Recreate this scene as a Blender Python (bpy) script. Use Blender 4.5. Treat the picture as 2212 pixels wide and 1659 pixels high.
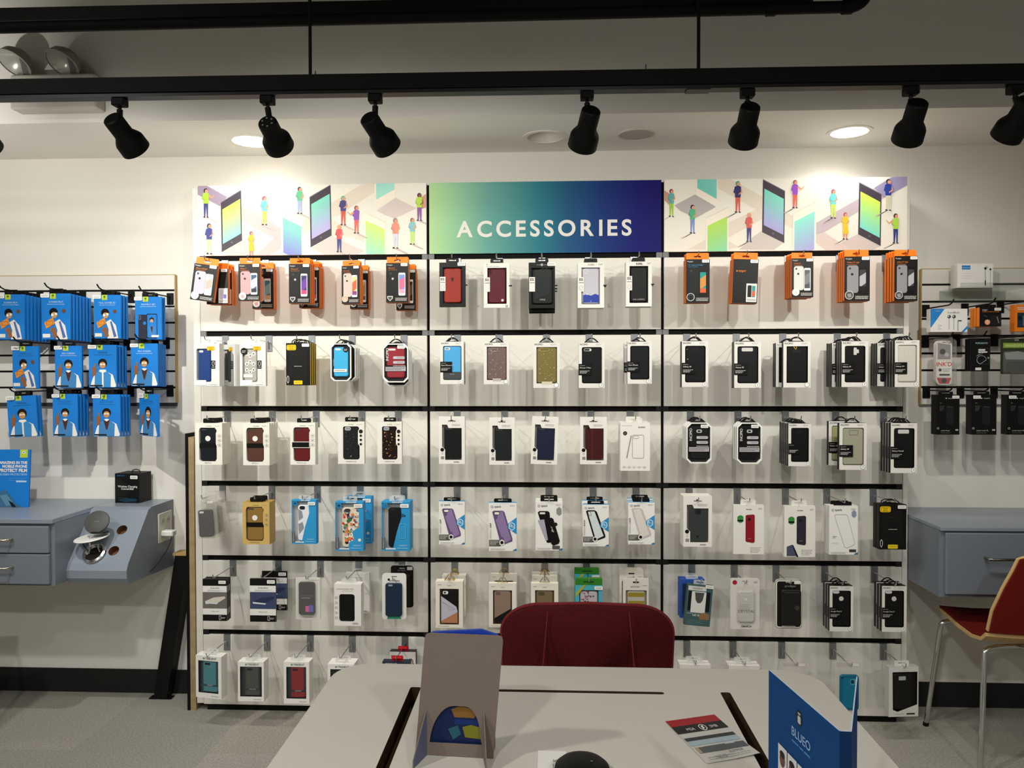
import bpy, math, random
from mathutils import Vector, Matrix
from mathutils.geometry import tessellate_polygon
random.seed(7)
PI = math.pi
for o in list(bpy.data.objects): bpy.data.objects.remove(o)
C = bpy.context.scene.collection

# ---------------------------------------------------------------- camera
W0, H0, FPX = 2212, 1659, 1661.0
YAW, PITCH, ROLL = .0454, -.0174, -.0018
EYE = Vector((.0089, -3.0098, 1.3642))
_f = Vector((-math.sin(YAW)*math.cos(PITCH), math.cos(YAW)*math.cos(PITCH), math.sin(PITCH)))
_r0 = Vector((math.cos(YAW), math.sin(YAW), 0)); _u0 = _r0.cross(_f)
_r = _r0*math.cos(ROLL) + _u0*math.sin(ROLL); _u = -_r0*math.sin(ROLL) + _u0*math.cos(ROLL)
cam = bpy.data.cameras.new('camera'); cam.sensor_width = 36; cam.lens = FPX*36/W0
cam.clip_start = .02
co = bpy.data.objects.new('camera', cam); C.objects.link(co)
m = Matrix.Identity(4)
for i in range(3): m[i][0], m[i][1], m[i][2], m[i][3] = _r[i], _u[i], -_f[i], EYE[i]
co.matrix_world = m
bpy.context.scene.camera = co
def _ray(px, py): return _f + _r*((px-W0/2)/FPX) - _u*((py-H0/2)/FPX)
def atY(px, py, Y): d = _ray(px, py); return EYE + d*((Y-EYE.y)/d.y)
def atZ(px, py, Z): d = _ray(px, py); return EYE + d*((Z-EYE.z)/d.z)

# ---------------------------------------------------------------- world, exposure
sc = bpy.context.scene
w = bpy.data.worlds.new('world'); sc.world = w; w.use_nodes = True
w.node_tree.nodes['Background'].inputs[0].default_value = (1, .93, .82, 1)
w.node_tree.nodes['Background'].inputs[1].default_value = .02
sc.view_settings.view_transform = 'Standard'; sc.view_settings.look = 'None'
sc.view_settings.gamma = 1; sc.view_settings.use_curve_mapping = False
sc.view_settings.exposure = 0.24
TRACK_W = 12.0      # watts of one aimed track lamp
DOWN_W = 7.5      # watts of one lit recessed lamp over the wall
FILL_W = 135.0      # watts of one unseen fill lamp added over the shop floor
WARM = (1, .975, .895); COOL = (1, .99, .955)

# ---------------------------------------------------------------- helpers
def lin(h):
    h = h.lstrip('#'); o = []
    for i in (0, 2, 4):
        v = int(h[i:i+2], 16)/255; o.append(v/12.92 if v <= .04045 else ((v+.055)/1.055)**2.4)
    return (*o, 1)
MC = {}
def mat(col, rough=.5, metal=0, alpha=None, emit=0, noise=None):
    k = (col, rough, metal, alpha, emit, noise)
    if k in MC: return MC[k]
    M = bpy.data.materials.new('m_'+str(col).strip('#')); M.use_nodes = True
    nt = M.node_tree; b = nt.nodes['Principled BSDF']
    lc = lin(col)
    if max(lc[:3]) < .034 and not noise: lc = (lc[0]*.5, lc[1]*.5, lc[2]*.5, 1)      # black plastics and inks
    b.inputs['Base Color'].default_value = lc
    b.inputs['Roughness'].default_value = rough; b.inputs['Metallic'].default_value = metal
    if not metal: b.inputs['Specular IOR Level'].default_value = .22
    if emit:
        b.inputs['Emission Color'].default_value = lin(col); b.inputs['Emission Strength'].default_value = emit
    if noise:                                   # (scale, colour 2, bump)
        tc = nt.nodes.new('ShaderNodeTexCoord'); n = nt.nodes.new('ShaderNodeTexNoise')
        n.inputs['Scale'].default_value = noise[0]; n.inputs['Detail'].default_value = 6
        nt.links.new(tc.outputs['Object'], n.inputs['Vector'])
        r = nt.nodes.new('ShaderNodeValToRGB')
        r.color_ramp.elements[0].position = .35; r.color_ramp.elements[1].position = .65
        r.color_ramp.elements[0].color = lin(col); r.color_ramp.elements[1].color = lin(noise[1])
        nt.links.new(n.outputs['Fac'], r.inputs['Fac']); nt.links.new(r.outputs['Color'], b.inputs['Base Color'])
        if noise[2]:
            bp = nt.nodes.new('ShaderNodeBump'); bp.inputs['Strength'].default_value = noise[2]
            bp.inputs['Distance'].default_value = .002
            nt.links.new(n.outputs['Fac'], bp.inputs['Height']); nt.links.new(bp.outputs['Normal'], b.inputs['Normal'])
    if alpha is not None:                       # thin clear plastic
        g = nt.nodes.new('ShaderNodeBsdfGlossy'); g.inputs['Roughness'].default_value = .12
        t = nt.nodes.new('ShaderNodeBsdfTransparent'); t.inputs['Color'].default_value = lin(col)
        mx = nt.nodes.new('ShaderNodeMixShader'); mx.inputs['Fac'].default_value = alpha
        nt.links.new(t.outputs[0], mx.inputs[1])
        if alpha < 0:                           # frosted plastic: part of the light scatters
            df = nt.nodes.new('ShaderNodeBsdfDiffuse'); df.inputs['Color'].default_value = lin(col); t.inputs['Color'].default_value = (.97, .97, .96, 1)
            m2 = nt.nodes.new('ShaderNodeMixShader'); m2.inputs['Fac'].default_value = .2
            nt.links.new(df.outputs[0], m2.inputs[1]); nt.links.new(g.outputs[0], m2.inputs[2]); nt.links.new(m2.outputs[0], mx.inputs[2]); mx.inputs['Fac'].default_value = -alpha
        else: nt.links.new(g.outputs[0], mx.inputs[2])
        nt.links.new(mx.outputs[0], nt.nodes['Material Output'].inputs['Surface'])
    MC[k] = M; return M
def clear(): return mat('#fbfbfa', alpha=.05)
def shell(): return mat('#f0efea', alpha=-.11)
CHROME = lambda: mat('#d8d8d8', .18, 1)
STEEL = lambda: mat('#9a9ea4', .35, .8)

class MB:
    "collects polygons of many colours into ONE mesh"
    def __init__(s): s.v = []; s.f = []; s.m = []; s.sl = []; s.sm = []; s.col = None
    def mi(s, m):
        if isinstance(m, str): m = mat(m)
        if m not in s.sl: s.sl.append(m)
        return s.sl.index(m)
    def poly(s, pts, m, smooth=False):
        n = len(s.v); s.v += [tuple(p) for p in pts]; s.f.append(tuple(range(n, n+len(pts))))
        s.m.append(s.mi(m)); s.sm.append(smooth)
    def grid(s, rings, m, close=True, smooth=True, cap0=False, cap1=False):
        n0 = len(s.v); k = len(rings[0]); mi = s.mi(m)
        for r in rings: s.v += [tuple(p) for p in r]
        for i in range(len(rings)-1):
            for j in range(k if close else k-1):
                a = n0+i*k+j; b = n0+i*k+(j+1) % k
                s.f.append((a, b, b+k, a+k)); s.m.append(mi); s.sm.append(smooth)
        if cap0: s.f.append(tuple(range(n0, n0+k))[::-1]); s.m.append(mi); s.sm.append(False)
        if cap1: s.f.append(tuple(range(n0+(len(rings)-1)*k, n0+len(rings)*k))); s.m.append(mi); s.sm.append(False)
    def box(s, x0, y0, z0, x1, y1, z1, m, front=None, top=None, skip=''):
        P = [(x0,y0,z0),(x1,y0,z0),(x1,y1,z0),(x0,y1,z0),(x0,y0,z1),(x1,y0,z1),(x1,y1,z1),(x0,y1,z1)]
        for nm, q in (('f',(0,1,5,4)),('r',(1,2,6,5)),('b',(2,3,7,6)),('l',(3,0,4,7)),('t',(4,5,6,7)),('d',(3,2,1,0))):
            if nm in skip: continue
            mm = front if nm == 'f' and front else top if nm == 't' and top else m
            s.poly([P[i] for i in q], mm)
    def rbox(s, x0, y0, z0, x1, y1, z1, m, b=.003):
        "box with chamfered edges"
        rings = []
        for y, i in ((y0, b), (y0+b, 0), (y1-b, 0), (y1, b)):
            rings.append([(x0+i, y, z0+b), (x0+b, y, z0+i), (x1-b, y, z0+i), (x1-i, y, z0+b),
                          (x1-i, y, z1-b), (x1-b, y, z1-i), (x0+b, y, z1-i), (x0+i, y, z1-b)])
        s.grid(rings, m, smooth=False, cap0=True, cap1=True)
    def flat(s, outer, y, m, holes=(), P=lambda a, y, b: (a, y, b)):
        if not holes: s.poly([P(a, y, b) for a, b in outer], m); return
        loops = [[Vector((a, b, 0)) for a, b in l] for l in (outer, *holes)]
        pts = [p for l in loops for p in l]
        for t in tessellate_polygon(loops): s.poly([P(pts[i][0], y, pts[i][1]) for i in t], m)
    def prism(s, outer, y0, y1, m, side=None, holes=(), ch=0, back=True):
        "outline in x,z pushed through y; y0 is the front; ch = chamfer"
        side = side or m
        if ch:
            cx = sum(p[0] for p in outer)/len(outer); cz = sum(p[1] for p in outer)/len(outer)
            wx = max(p[0] for p in outer)-cx; wz = max(p[1] for p in outer)-cz
            inn = [(cx+(a-cx)*(1-ch/wx), cz+(b-cz)*(1-ch/wz)) for a, b in outer]
            s.grid([[(a, y0, b) for a, b in inn], [(a, y0+ch, b) for a, b in outer], [(a, y1, b) for a, b in outer]], side)
            s.flat(inn, y0, m, holes)
        else:
            s.grid([[(a, y0, b) for a, b in outer], [(a, y1, b) for a, b in outer]], side, smooth=False)
            s.flat(outer, y0, m, holes)
        for h in holes: s.grid([[(a, y0, b) for a, b in h], [(a, y1, b) for a, b in h]], side, smooth=False)
        if back: s.flat(outer, y1, side, holes)
    def tube(s, pts, r, m, n=10, cap=True):
        pts = [Vector(p) for p in pts]; rr = r if isinstance(r, (list, tuple)) else [r]*len(pts)
        rings = []; up = None
        for i, p in enumerate(pts):
            d = (pts[min(i+1, len(pts)-1)]-pts[max(i-1, 0)]).normalized()
            if up is None: up = Vector((0, 0, 1)) if abs(d.z) < .9 else Vector((1, 0, 0))
            a = d.cross(up).normalized(); b = a.cross(d).normalized(); up = b
            rings.append([p+(a*math.cos(t)+b*math.sin(t))*rr[i] for t in [2*PI*j/n for j in range(n)]])
        s.grid(rings, m, cap0=cap, cap1=cap)
    def lathe(s, org, ax, prof, m, n=28, cap0=False, cap1=False):
        "prof = (radius, distance along the axis)"
        org = Vector(org); ax = Vector(ax).normalized()
        a = ax.cross(Vector((0, 0, 1)) if abs(ax.z) < .9 else Vector((1, 0, 0))).normalized(); b = ax.cross(a)
        s.grid([[org+ax*t+(a*math.cos(q)+b*math.sin(q))*r for q in [2*PI*j/n for j in range(n)]] for r, t in prof],
               m, cap0=cap0, cap1=cap1)
    def mesh(s, name='mesh'):
        me = bpy.data.meshes.new(name); me.from_pydata(s.v, [], s.f)
        for x in s.sl: me.materials.append(x)
        me.polygons.foreach_set('material_index', s.m); me.polygons.foreach_set('use_smooth', s.sm)
        if any(s.sm): me.set_sharp_from_angle(angle=math.radians(38))
        me.update(); return me
def link(name, data, parent=None, loc=None, rot=None):
    o = bpy.data.objects.new(name, data); C.objects.link(o)
    if parent: o.parent = parent
    if loc: o.location = loc
    if rot: o.rotation_euler = rot
    return o
def tag(o, label, cat, group=None, kind=None):
    n = len(label.split())
    if n < 4 or n > 16: print('LABEL LENGTH', n, label)
    o['label'] = label; o['category'] = cat
    if group: o['group'] = group
    if kind: o['kind'] = kind
    return o
def thing(name, label, cat, loc=(0,0,0), rot=None, group=None):
    return tag(link(name, None, None, loc, rot), label, cat, group)
def struct(name, mb, parent=None):
    o = link(name, mb.mesh(name), parent)
    if not parent: o['kind'] = 'structure'
    return o

def rrect(x0, z0, x1, z1, r, n=4):
    "rounded rectangle outline"
    if x0 > x1: x0, x1 = x1, x0
    if z0 > z1: z0, z1 = z1, z0
    r = min(r, (x1-x0)*.499, (z1-z0)*.499); o = []
    for cx, cz, a in ((x1-r, z1-r, 0), (x0+r, z1-r, 90), (x0+r, z0+r, 180), (x1-r, z0+r, 270)):
        for i in range(n+1):
            t = math.radians(a+90*i/n); o.append((cx+r*math.cos(t), cz+r*math.sin(t)))
    return o
def circ(x, z, r, n=20, rz=None): return [(x+r*math.cos(2*PI*i/n), z+(rz or r)*math.sin(2*PI*i/n)) for i in range(n)]

# ---- lettering: font outline turned into flat polygons, cached per string
TX = {}
def text_polys(s, bold=0):
    if (s, bold) in TX: return TX[(s, bold)]
    cu = bpy.data.curves.new('t', 'FONT'); cu.body = s; cu.size = 1; cu.resolution_u = 2 if not bold else 6
    cu.offset = bold; cu.fill_mode = 'FRONT'
    o = bpy.data.objects.new('t', cu); me = o.to_mesh()
    v = [(p.co.x, p.co.y) for p in me.vertices]; f = [tuple(p.vertices) for p in me.polygons]
    o.to_mesh_clear(); bpy.data.objects.remove(o); bpy.data.curves.remove(cu)
    if v:
        wd = max(p[0] for p in v)
    else: wd = 0
    TX[(s, bold)] = (v, f, wd); return TX[(s, bold)]

class Art:
    "flat printing on a face: u,v in 0..1 from the top left corner, sizes in parts of the width"
    def __init__(s, mb, x0, ztop, w, h, y, P=None, step=.00012):
        s.mb, s.x0, s.zt, s.w, s.h, s.y, s.step = mb, x0, ztop, w, h, y, step
        s.P = P or (lambda a, y, b: (a, y, b)); s.k = 0
    def q(s, u, v): return (s.x0+u*s.w, s.zt-v*s.h)
    def put(s, pts, c):
        s.k += 1; s.mb.poly([s.P(a, s.y-.0003-s.step*s.k, b) for a, b in pts], c)
    def run(s, ops):
        if len(ops) > 14 and s.step > .0001: s.step = .0022/(len(ops)+6)
        for o in ops:
            k = o[0]
            if k == 'r':
                a = s.q(o[1], o[2]); b = s.q(o[3], o[4]); s.put(rrect(a[0], b[1], b[0], a[1], (o[6] if len(o) > 6 else 0)*s.w or 1e-5, 3 if len(o) > 6 else 1), o[5])
            elif k == 'c':
                a = s.q(o[1], o[2]); s.put(circ(*a, o[3]*s.w, 18, o[5]*s.w if len(o) > 5 else None), o[4])
            elif k == 'p': s.put([s.q(*p) for p in o[1]], o[2])
            elif k == 'o':                     # outlined rounded rectangle: u0 v0 u1 v1 radius thickness colour
                a = s.q(o[1], o[2]); b = s.q(o[3], o[4]); t = o[6]*s.w
                out = rrect(a[0], b[1], b[0], a[1], o[5]*s.w); inn = rrect(a[0]+t, b[1]+t, b[0]-t, a[1]-t, o[5]*s.w-t)
                s.k += 1; y = s.y-.0003-s.step*s.k
                s.mb.grid([[s.P(p[0], y, p[1]) for p in out], [s.P(p[0], y, p[1]) for p in inn]], o[7], smooth=False)
            elif k == 'P':                     # closed outline: points, thickness, colour
                pts = [s.q(*p) for p in o[1]]; s.k += 1; y = s.y-.0003-s.step*s.k; t = o[2]*s.w
                for i in range(len(pts)):
                    a = Vector(pts[i]); b = Vector(pts[(i+1) % len(pts)]); d = (b-a)
                    if d.length < 1e-6: continue
                    d.normalize(); n = Vector((-d.y, d.x))*t/2; a2 = a-d*t/2; b2 = b+d*t/2
                    s.mb.poly([s.P(p.x, y, p.y) for p in (a2+n, a2-n, b2-n, b2+n)], o[3])
            elif k == 'l':                     # lines of tiny print: u0 v u1 rows dv colour thickness
                random.seed(int(o[1]*100+o[2]*1000))
                for i in range(o[4]):
                    v = o[2]+i*o[5]; e = o[3]-(o[3]-o[1])*random.random()*.35*(i > 0)
                    u = o[1]
                    while u < e:
                        L = random.uniform(.03, .1); s.run([('r', u, v, min(u+L, e), v+(o[7] if len(o) > 7 else .008), o[6])]); s.k -= 1; u += L+.012
                s.k += 1
            elif k == 't':                     # text u v capheight colour align angle bold maxwidth
                _, txt, u, v, sz, c = o[:6]; al = o[6] if len(o) > 6 else 'l'; ang = math.radians(o[7] if len(o) > 7 else 0)
                bold = o[8] if len(o) > 8 else 0
                vs, fs, wd = text_polys(txt, bold); sc_ = sz*s.w/.7; a = s.q(u, v)
                ox = {'l': 0, 'c': -wd/2, 'r': -wd}[al]; s.k += 1; y = s.y-.0003-s.step*s.k
                ca, sa = math.cos(ang), math.sin(ang); n = len(s.mb.v); mi = s.mb.mi(c)
                for X, Y in vs:
                    X = (X+ox)*sc_; Y = Y*sc_; s.mb.v.append(tuple(s.P(a[0]+X*ca-Y*sa, y, a[1]+X*sa+Y*ca)))
                for f in fs: s.mb.f.append(tuple(i+n for i in f)); s.mb.m.append(mi); s.mb.sm.append(False)

# ================================================================ packages
WH = '#e0ddd6'; BK = '#131313'; OR = '#f0801c'; GY = '#8d8d8c'
def make_pkg(w, h, t, S):
    "returns [(part name, mesh, label or None)]; origin = middle of the top front edge, front faces -y"
    parts = []; body = S.get('body', WH); side = S.get('side', body); kind = S.get('kind', 'box')
    A = lambda mb, y: Art(mb, -w/2, 0, w, h, y)
    uv = lambda u, v: (-w/2+u*w, -v*h)
    mb = MB()
    if kind == 'box':
        mb.box(-w/2, 0, -h, w/2, t, 0, side, skip='f', top=S.get('top'))
        outer = [(-w/2, -h), (w/2, -h), (w/2, 0), (-w/2, 0)]
        holes = []
        if 'win' in S or 'wp' in S:
            if 'wp' in S: hole = [uv(*p) for p in S['wp']]
            else:
                a = uv(S['win'][0], S['win'][1]); b = uv(S['win'][2], S['win'][3])
                hole = rrect(a[0], b[1], b[0], a[1], S.get('rad', .01)*w, 4)
            holes = [hole]; dp = min(t*.75, .012)
            mb.grid([[(a, 0, b) for a, b in hole], [(a, dp, b) for a, b in hole]], S.get('inner', body), smooth=False)
            mb.flat(hole, dp, S.get('floor', '#b9b7b0'))
        mb.flat(outer, 0, body, holes)
        if holes and S.get('pane'):
            pm = MB(); pm.flat(holes[0], .0006, clear()); parts.append(('window_pane', pm, 'clear plastic window'))
        A(mb, 0).run(S.get('ops', []))
        if S.get('sides'):                       # printing on the left side face
            Art(mb, 0, 0, t, h, w/2, P=lambda a, y, b: (-y-0 if False else -(w-(-y+w/2)-w/2) if False else (-w/2-(w/2-y)), t-a, b)).run(S['sides'])
    elif kind == 'oct':
        def octo(e, cu=.16):
            c = cu*w; x = w/2-e; z0 = -h+e; z1 = -e
            return [(x, z0+c), (x, z1-c), (x-c, z1), (-x+c, z1), (-x, z1-c), (-x, z0+c), (-x+c, z0), (x-c, z0)]
        mb.prism(octo(0), 0, t*.45, S.get('rim', '#ecebe6'), holes=[octo(.045*w)])
        mb.prism(octo(.002), t*.45, t, BK); mb.flat(octo(.04*w), t*.42, '#2a2a2b')
        A(mb, t*.05).run(S.get('ops', []))
    elif kind == 'card':
        r = S.get('rad', .02)*w; o = rrect(-w/2, -h, w/2, 0, r)
        hl = []
        if S.get('slot'): a = uv(.5, S['slot']); hl = [rrect(a[0]-.12*w, a[1]-.02*w, a[0]+.12*w, a[1]+.025*w, .02*w)]
        mb.prism(o, t*.6, t, body, side=side, holes=hl)
        A(mb, t*.6).run(S.get('ops', []))
    elif kind == 'bag':
        o = rrect(-w/2, -h, w/2, 0, .04*w); mb.prism(o, t*.5, t*.5+.001, body, side=side); A(mb, t*.5).run(S.get('ops', []))
    parts.insert(0, (S.get('bname', 'carton'), mb, None))
    if 'blister' in S:                          # clear shell bulging from the card: u0 v0 u1 v1
        b = MB(); q = S['blister']; a = uv(q[0], q[1]); c = uv(q[2], q[3])
        o = rrect(a[0], c[1], c[0], a[1], .12*w); cx = (a[0]+c[0])/2; cz = (a[1]+c[1])/2
        i = [(cx+(x-cx)*.86, cz+(z-cz)*.92) for x, z in o]
        b.grid([[(x, t*.58, z) for x, z in o], [(x, 0.001, z) for x, z in i]], shell()); b.flat(i, 0.001, shell())
        parts.append(('blister_shell', b, 'clear plastic blister'))
    cs = S.get('case')
    if cs:                                      # the phone case shown inside: u0 v0 u1 v1 colour radius
        c = MB(); a = uv(cs[0], cs[1]); b = uv(cs[2], cs[3]); o = rrect(a[0], b[1], b[0], a[1], cs[5]*w)
        yb = min(t*.7, .0115) if kind != 'card' else t*.58
        yf = .0022 if kind != 'oct' else t*.12
        if kind == 'card': yf = t*.12
        if kind == 'bag': yf = t*.1; yb = t*.45
        c.prism(o, yf, yb, cs[4], ch=.0025)
        A(c, yf).run(S.get('cops', []))
        parts.append(('phone_case', c, cs[6] if len(cs) > 6 else None))
    st = S.get('st')
    if st:
        s = MB(); a = uv(*st); sw = .3*w; sh = .13*w
        y = -.0046 if kind == 'box' else (t*.02 if kind == 'oct' else t*.5)
        y = S.get('sty', y if kind != 'box' else -.0030)
        s.prism(rrect(a[0]-sw/2, a[1]-sh/2, a[0]+sw/2, a[1]+sh/2, .025*w), y, y+.0006, mat('#f4f3ee'))
        Art(s, a[0]-sw/2, a[1]+sh/2, sw, sh, y).run([('l', .1, .3, .9, 2, .3, '#8a8a88', .12)])
        parts.append(('price_sticker', s, 'white price sticker'))
    tb = S.get('tab')
    if tb:
        T = MB(); y = t*.45; th = .0008
        if tb in ('black', 'clear', 'white', 'wide'):
            tw, tz = (.25*w, .17*w) if tb != 'wide' else (.32*w, .14*w)
            m_ = {'black': BK, 'wide': BK, 'clear': mat('#f2f2ee', alpha=-.38), 'white': WH}[tb]
            o = rrect(-tw, -.002, tw, tz, .05*w); hl = [rrect(-tw*.55, tz*.42, tw*.55, tz*.66, tz*.1)]
            T.prism(o, y, y+th, m_, holes=hl)
        elif tb == 'tri':
            o = [(-.3*w, 0), (.3*w, 0), (.14*w, .15*w), (.05*w, .19*w), (-.05*w, .19*w), (-.14*w, .15*w)]
            i = [(-.2*w, .03*w), (.2*w, .03*w), (.09*w, .12*w), (.03*w, .145*w), (-.03*w, .145*w), (-.09*w, .12*w)]
            T.prism(o, y, y+th*2, '#1b1b1b', holes=[i])
        elif tb == 'orange':
            hh = S.get('tabh', .28)*w
            o = rrect(-w*.48, -.001, w*.48, hh, .03*w); z = hh*.45
            hl = [[(-.15*w, z-.03*w), (0, z-.055*w), (.15*w, z-.03*w), (.13*w, z+.03*w), (.04*w, z+.03*w), (0, z+.075*w), (-.04*w, z+.03*w), (-.13*w, z+.03*w)]]
            T.prism(o, y, y+th, OR, holes=hl)
        elif tb == 'gold':
            g = mat('#b08d3e', .3, .9)
            T.tube([(-.17*w, y, 0), (-.17*w, y, .03*w), (-.05*w, y, .2*w), (.05*w, y, .2*w), (.17*w, y, .03*w), (.17*w, y, 0)], .0013, g, 8)
            T.tube([(-.17*w, y, .03*w), (.17*w, y, .03*w)], .001, g, 8)
        elif tb == 'loop':
            T.tube([(-.27*w, y, 0), (-.25*w, y, .09*w), (-.14*w, y, .15*w), (.14*w, y, .15*w), (.25*w, y, .09*w), (.27*w, y, 0)], .002, BK, 8)
            T.box(-.2*w, y-.001, 0, .2*w, y+.001, .05*w, BK)
        elif tb == 'red':
            T.prism(rrect(-.2*w, -.002, .2*w, .17*w, .03*w), y, y+.002, '#c01c24', holes=[rrect(-.1*w, .07*w, .1*w, .11*w, .01*w)])
            T.tube([(-.16*w, y-.003, .1*w), (.16*w, y-.003, .1*w)], .004, '#c01c24', 8)
        parts.append(('hang_tab', T, {'clear': 'clear hang tab', 'orange': None}.get(tb)))
    return [(n, b.mesh(n), l) for n, b, l in parts]

def turn(x, y, yaw):
    "how much narrower a face looks once turned by yaw"
    v = Vector((EYE.x-x, EYE.y-y)).normalized(); a = math.radians(yaw)
    return (math.sin(a)*v.x-math.cos(a)*v.y)/(-v.y)
def place(name, parts, loc, rot, label, cat, group):
    r = thing(name, label, cat, loc, rot, group)
    for n, me, l in parts:
        c = link(n, me, r)
        if l: c['label'] = l
    return r
def dup(root, loc, label):
    r = root.copy(); C.objects.link(r); r.location = loc; r['label'] = label
    for ch in list(root.children):
        c = ch.copy(); C.objects.link(c); c.parent = r
    return r

# ---- looks
def spigen(case, scr, title, tc=OR, badge=WH, img=1, **k):
    ops = [('c', .07, .05, .018, WH), ('t', 'spigen', .1, .065, .055, WH), ('t', title, .1, .145, .055, tc), ('l', .1, .175, .5, 1, .03, tc, .006)]
    if img:
        ops += [('r', .1, .2, .55, .82, case, .1), ('r', .13, .215, .52, .8, case, .08), ('c', .21, .27, .045, '#3a3a3a'), ('c', .3, .4, .05, '#222222' if case != '#1d1d1d' else '#bbbbbb'),
                ('r', .56, .25, .87, .83, '#dedede' if img == 1 else '#0c0c0c', .05), ('r', .59, .3, .84, .77, scr[0], .01), ('p', [(.59, .45), (.84, .36), (.84, .6), (.59, .7)], scr[1]), ('r', .59, .67, .84, .77, scr[2])]
        if badge: ops += [('c', .19, .87, .17, WH), ('c', .19, .87, .15, badge), ('p', [(.1, .85), (.25, .83), (.28, .91), (.16, .93)], case)]
        else: ops += [('p', [(.06, .84), (.3, .84), (.3, .9), (.18, .97), (.06, .9)], WH), ('p', [(.09, .855), (.27, .855), (.27, .9), (.18, .95), (.09, .9)], '#55534e')]
        ops += [('l', .42, .89, .95, 3, .028, '#cfcdc8', .012)]
    d = dict(body='#1c1b1a', side='#df7419', ops=ops, tab='orange', st=(.82, .045)); d.update(k); return d
def spigen_plain(c=('#1e1e1e', '#2e8f88', '#cc5a33'), **k):
    d = dict(body='#181716', side='#df7419', tab='orange', st=(.82, .045), ops=[('c', .15, .27, .03, OR), ('t', 'spigen', .21, .285, .085, OR),
             ('r', .55, .55, .97, .97, '#d8d6d2'), ('r', .6, .59, .76, .86, c[0], .03), ('r', .78, .6, .91, .86, c[1], .01), ('r', .78, .72, .91, .84, c[2], .01), ('l', .58, .9, .94, 2, .03, '#555555', .01)])
    d.update(k); return d
def otter_w(case, **k):
    d = dict(body='#d3d3d2', win=(.1, .12, .68, .9), rad=.07, floor='#a9a9a8', case=(.16, .14, .64, .89, case, .09), cops=[('r', .2, .16, .36, .21, '#c9c9c8', .03)],
             ops=[('r', .52, .07, .82, .165, '#e8b916', .03), ('o', .535, .077, .805, .158, .025, .008, '#3b3214'), ('t', 'Otter', .67, .115, .05, '#3b3214', 'c'), ('t', 'BOX', .67, .15, .04, '#3b3214', 'c'),
                  ('r', .68, .4, .84, .59, '#252524', .01), ('P', [(.72, .44), (.76, .42), (.8, .44), (.8, .5), (.76, .53), (.72, .5)], .015, WH), ('l', .71, .55, .82, 1, .02, WH, .01),
                  ('r', .02, .86, .48, .98, '#f2f2f1', .03), ('t', 'Symmetry', .05, .93, .06, '#b7b7b5'), ('l', .6, .96, .9, 1, .02, '#b0b0ae', .007)], tab='white')
    d.update(k); return d
def otter_b(**k):
    d = dict(body='#141413', side='#cfae1a', ops=[('r', .1, .14, .86, .92, '#1b1b1a', .03), ('o', .2, .15, .8, .9, .05, .006, '#33322e'), ('r', .03, .04, .42, .17, '#e8c016', .06), ('o', .06, .05, .39, .16, .04, .01, '#3b3214'),
             ('t', 'Otter', .225, .1, .07, '#3b3214', 'c'), ('t', 'BOX', .225, .145, .055, '#3b3214', 'c'), ('l', .36, .28, .6, 1, .02, '#4a3d1a', .006), ('l', .34, .545, .66, 1, .02, '#cfcfcd', .01),
             ('r', .32, .89, .68, .98, '#e2c21c', .02), ('l', .38, .93, .62, 1, .02, '#6b5c15', .008), ('P', [(.04, .82), (.08, .78), (.12, .82), (.12, .9), (.08, .95), (.04, .9)], .018, WH)], tab='loop', st=(.82, .05))
    d.update(k); return d
def octo(case, dark=0, words=1, **k):
    ops = []
    if words:
        ops = [('t', 'INCIPIO', .22, .45, .1, '#d9d9d8', 'l', 90, .01), ('r', .4, .33, .86, .4, '#b9b5b8', .04), ('r', .4, .45, .86, .52, '#b9b5b8', .04), ('l', .55, .35, .84, 2, .02, '#555555', .006), ('l', .55, .47, .84, 2, .02, '#555555', .006),
               ('r', .1, .56, .9, .6, '#131313'), ('l', .4, .57, .88, 1, .02, WH, .012), ('r', .1, .6, .9, .71, '#a9a5a8'), ('l', .13, .63, .85, 2, .035, '#4a4a4a', .012)]
    else: ops = [('t', 'INCIPIO', .2, .6, .07, '#9dc9dc', 'l', 90), ('r', .15, .68, .8, .76, WH), ('l', .2, .71, .7, 1, .03, '#3a3a3a', .014), ('c', .74, .16, .13, '#181818'), ('l', .66, .15, .82, 2, .03, WH, .01)]
    d = dict(kind='oct', bname='shell', case=(.15, .1, .85, .88, case, .1), cops=[('r', .22, .13, .5, .18, '#d2d2d0', .04)], ops=ops, tab='tri', st=(.72, .09) if words else None)
    if dark: d['cops'] = [('r', .4, .17, .62, .25, '#b5b5b5', .05), ('r', .45, .19, .56, .23, '#26262a', .02)]
    d.update(k); return d
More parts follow.
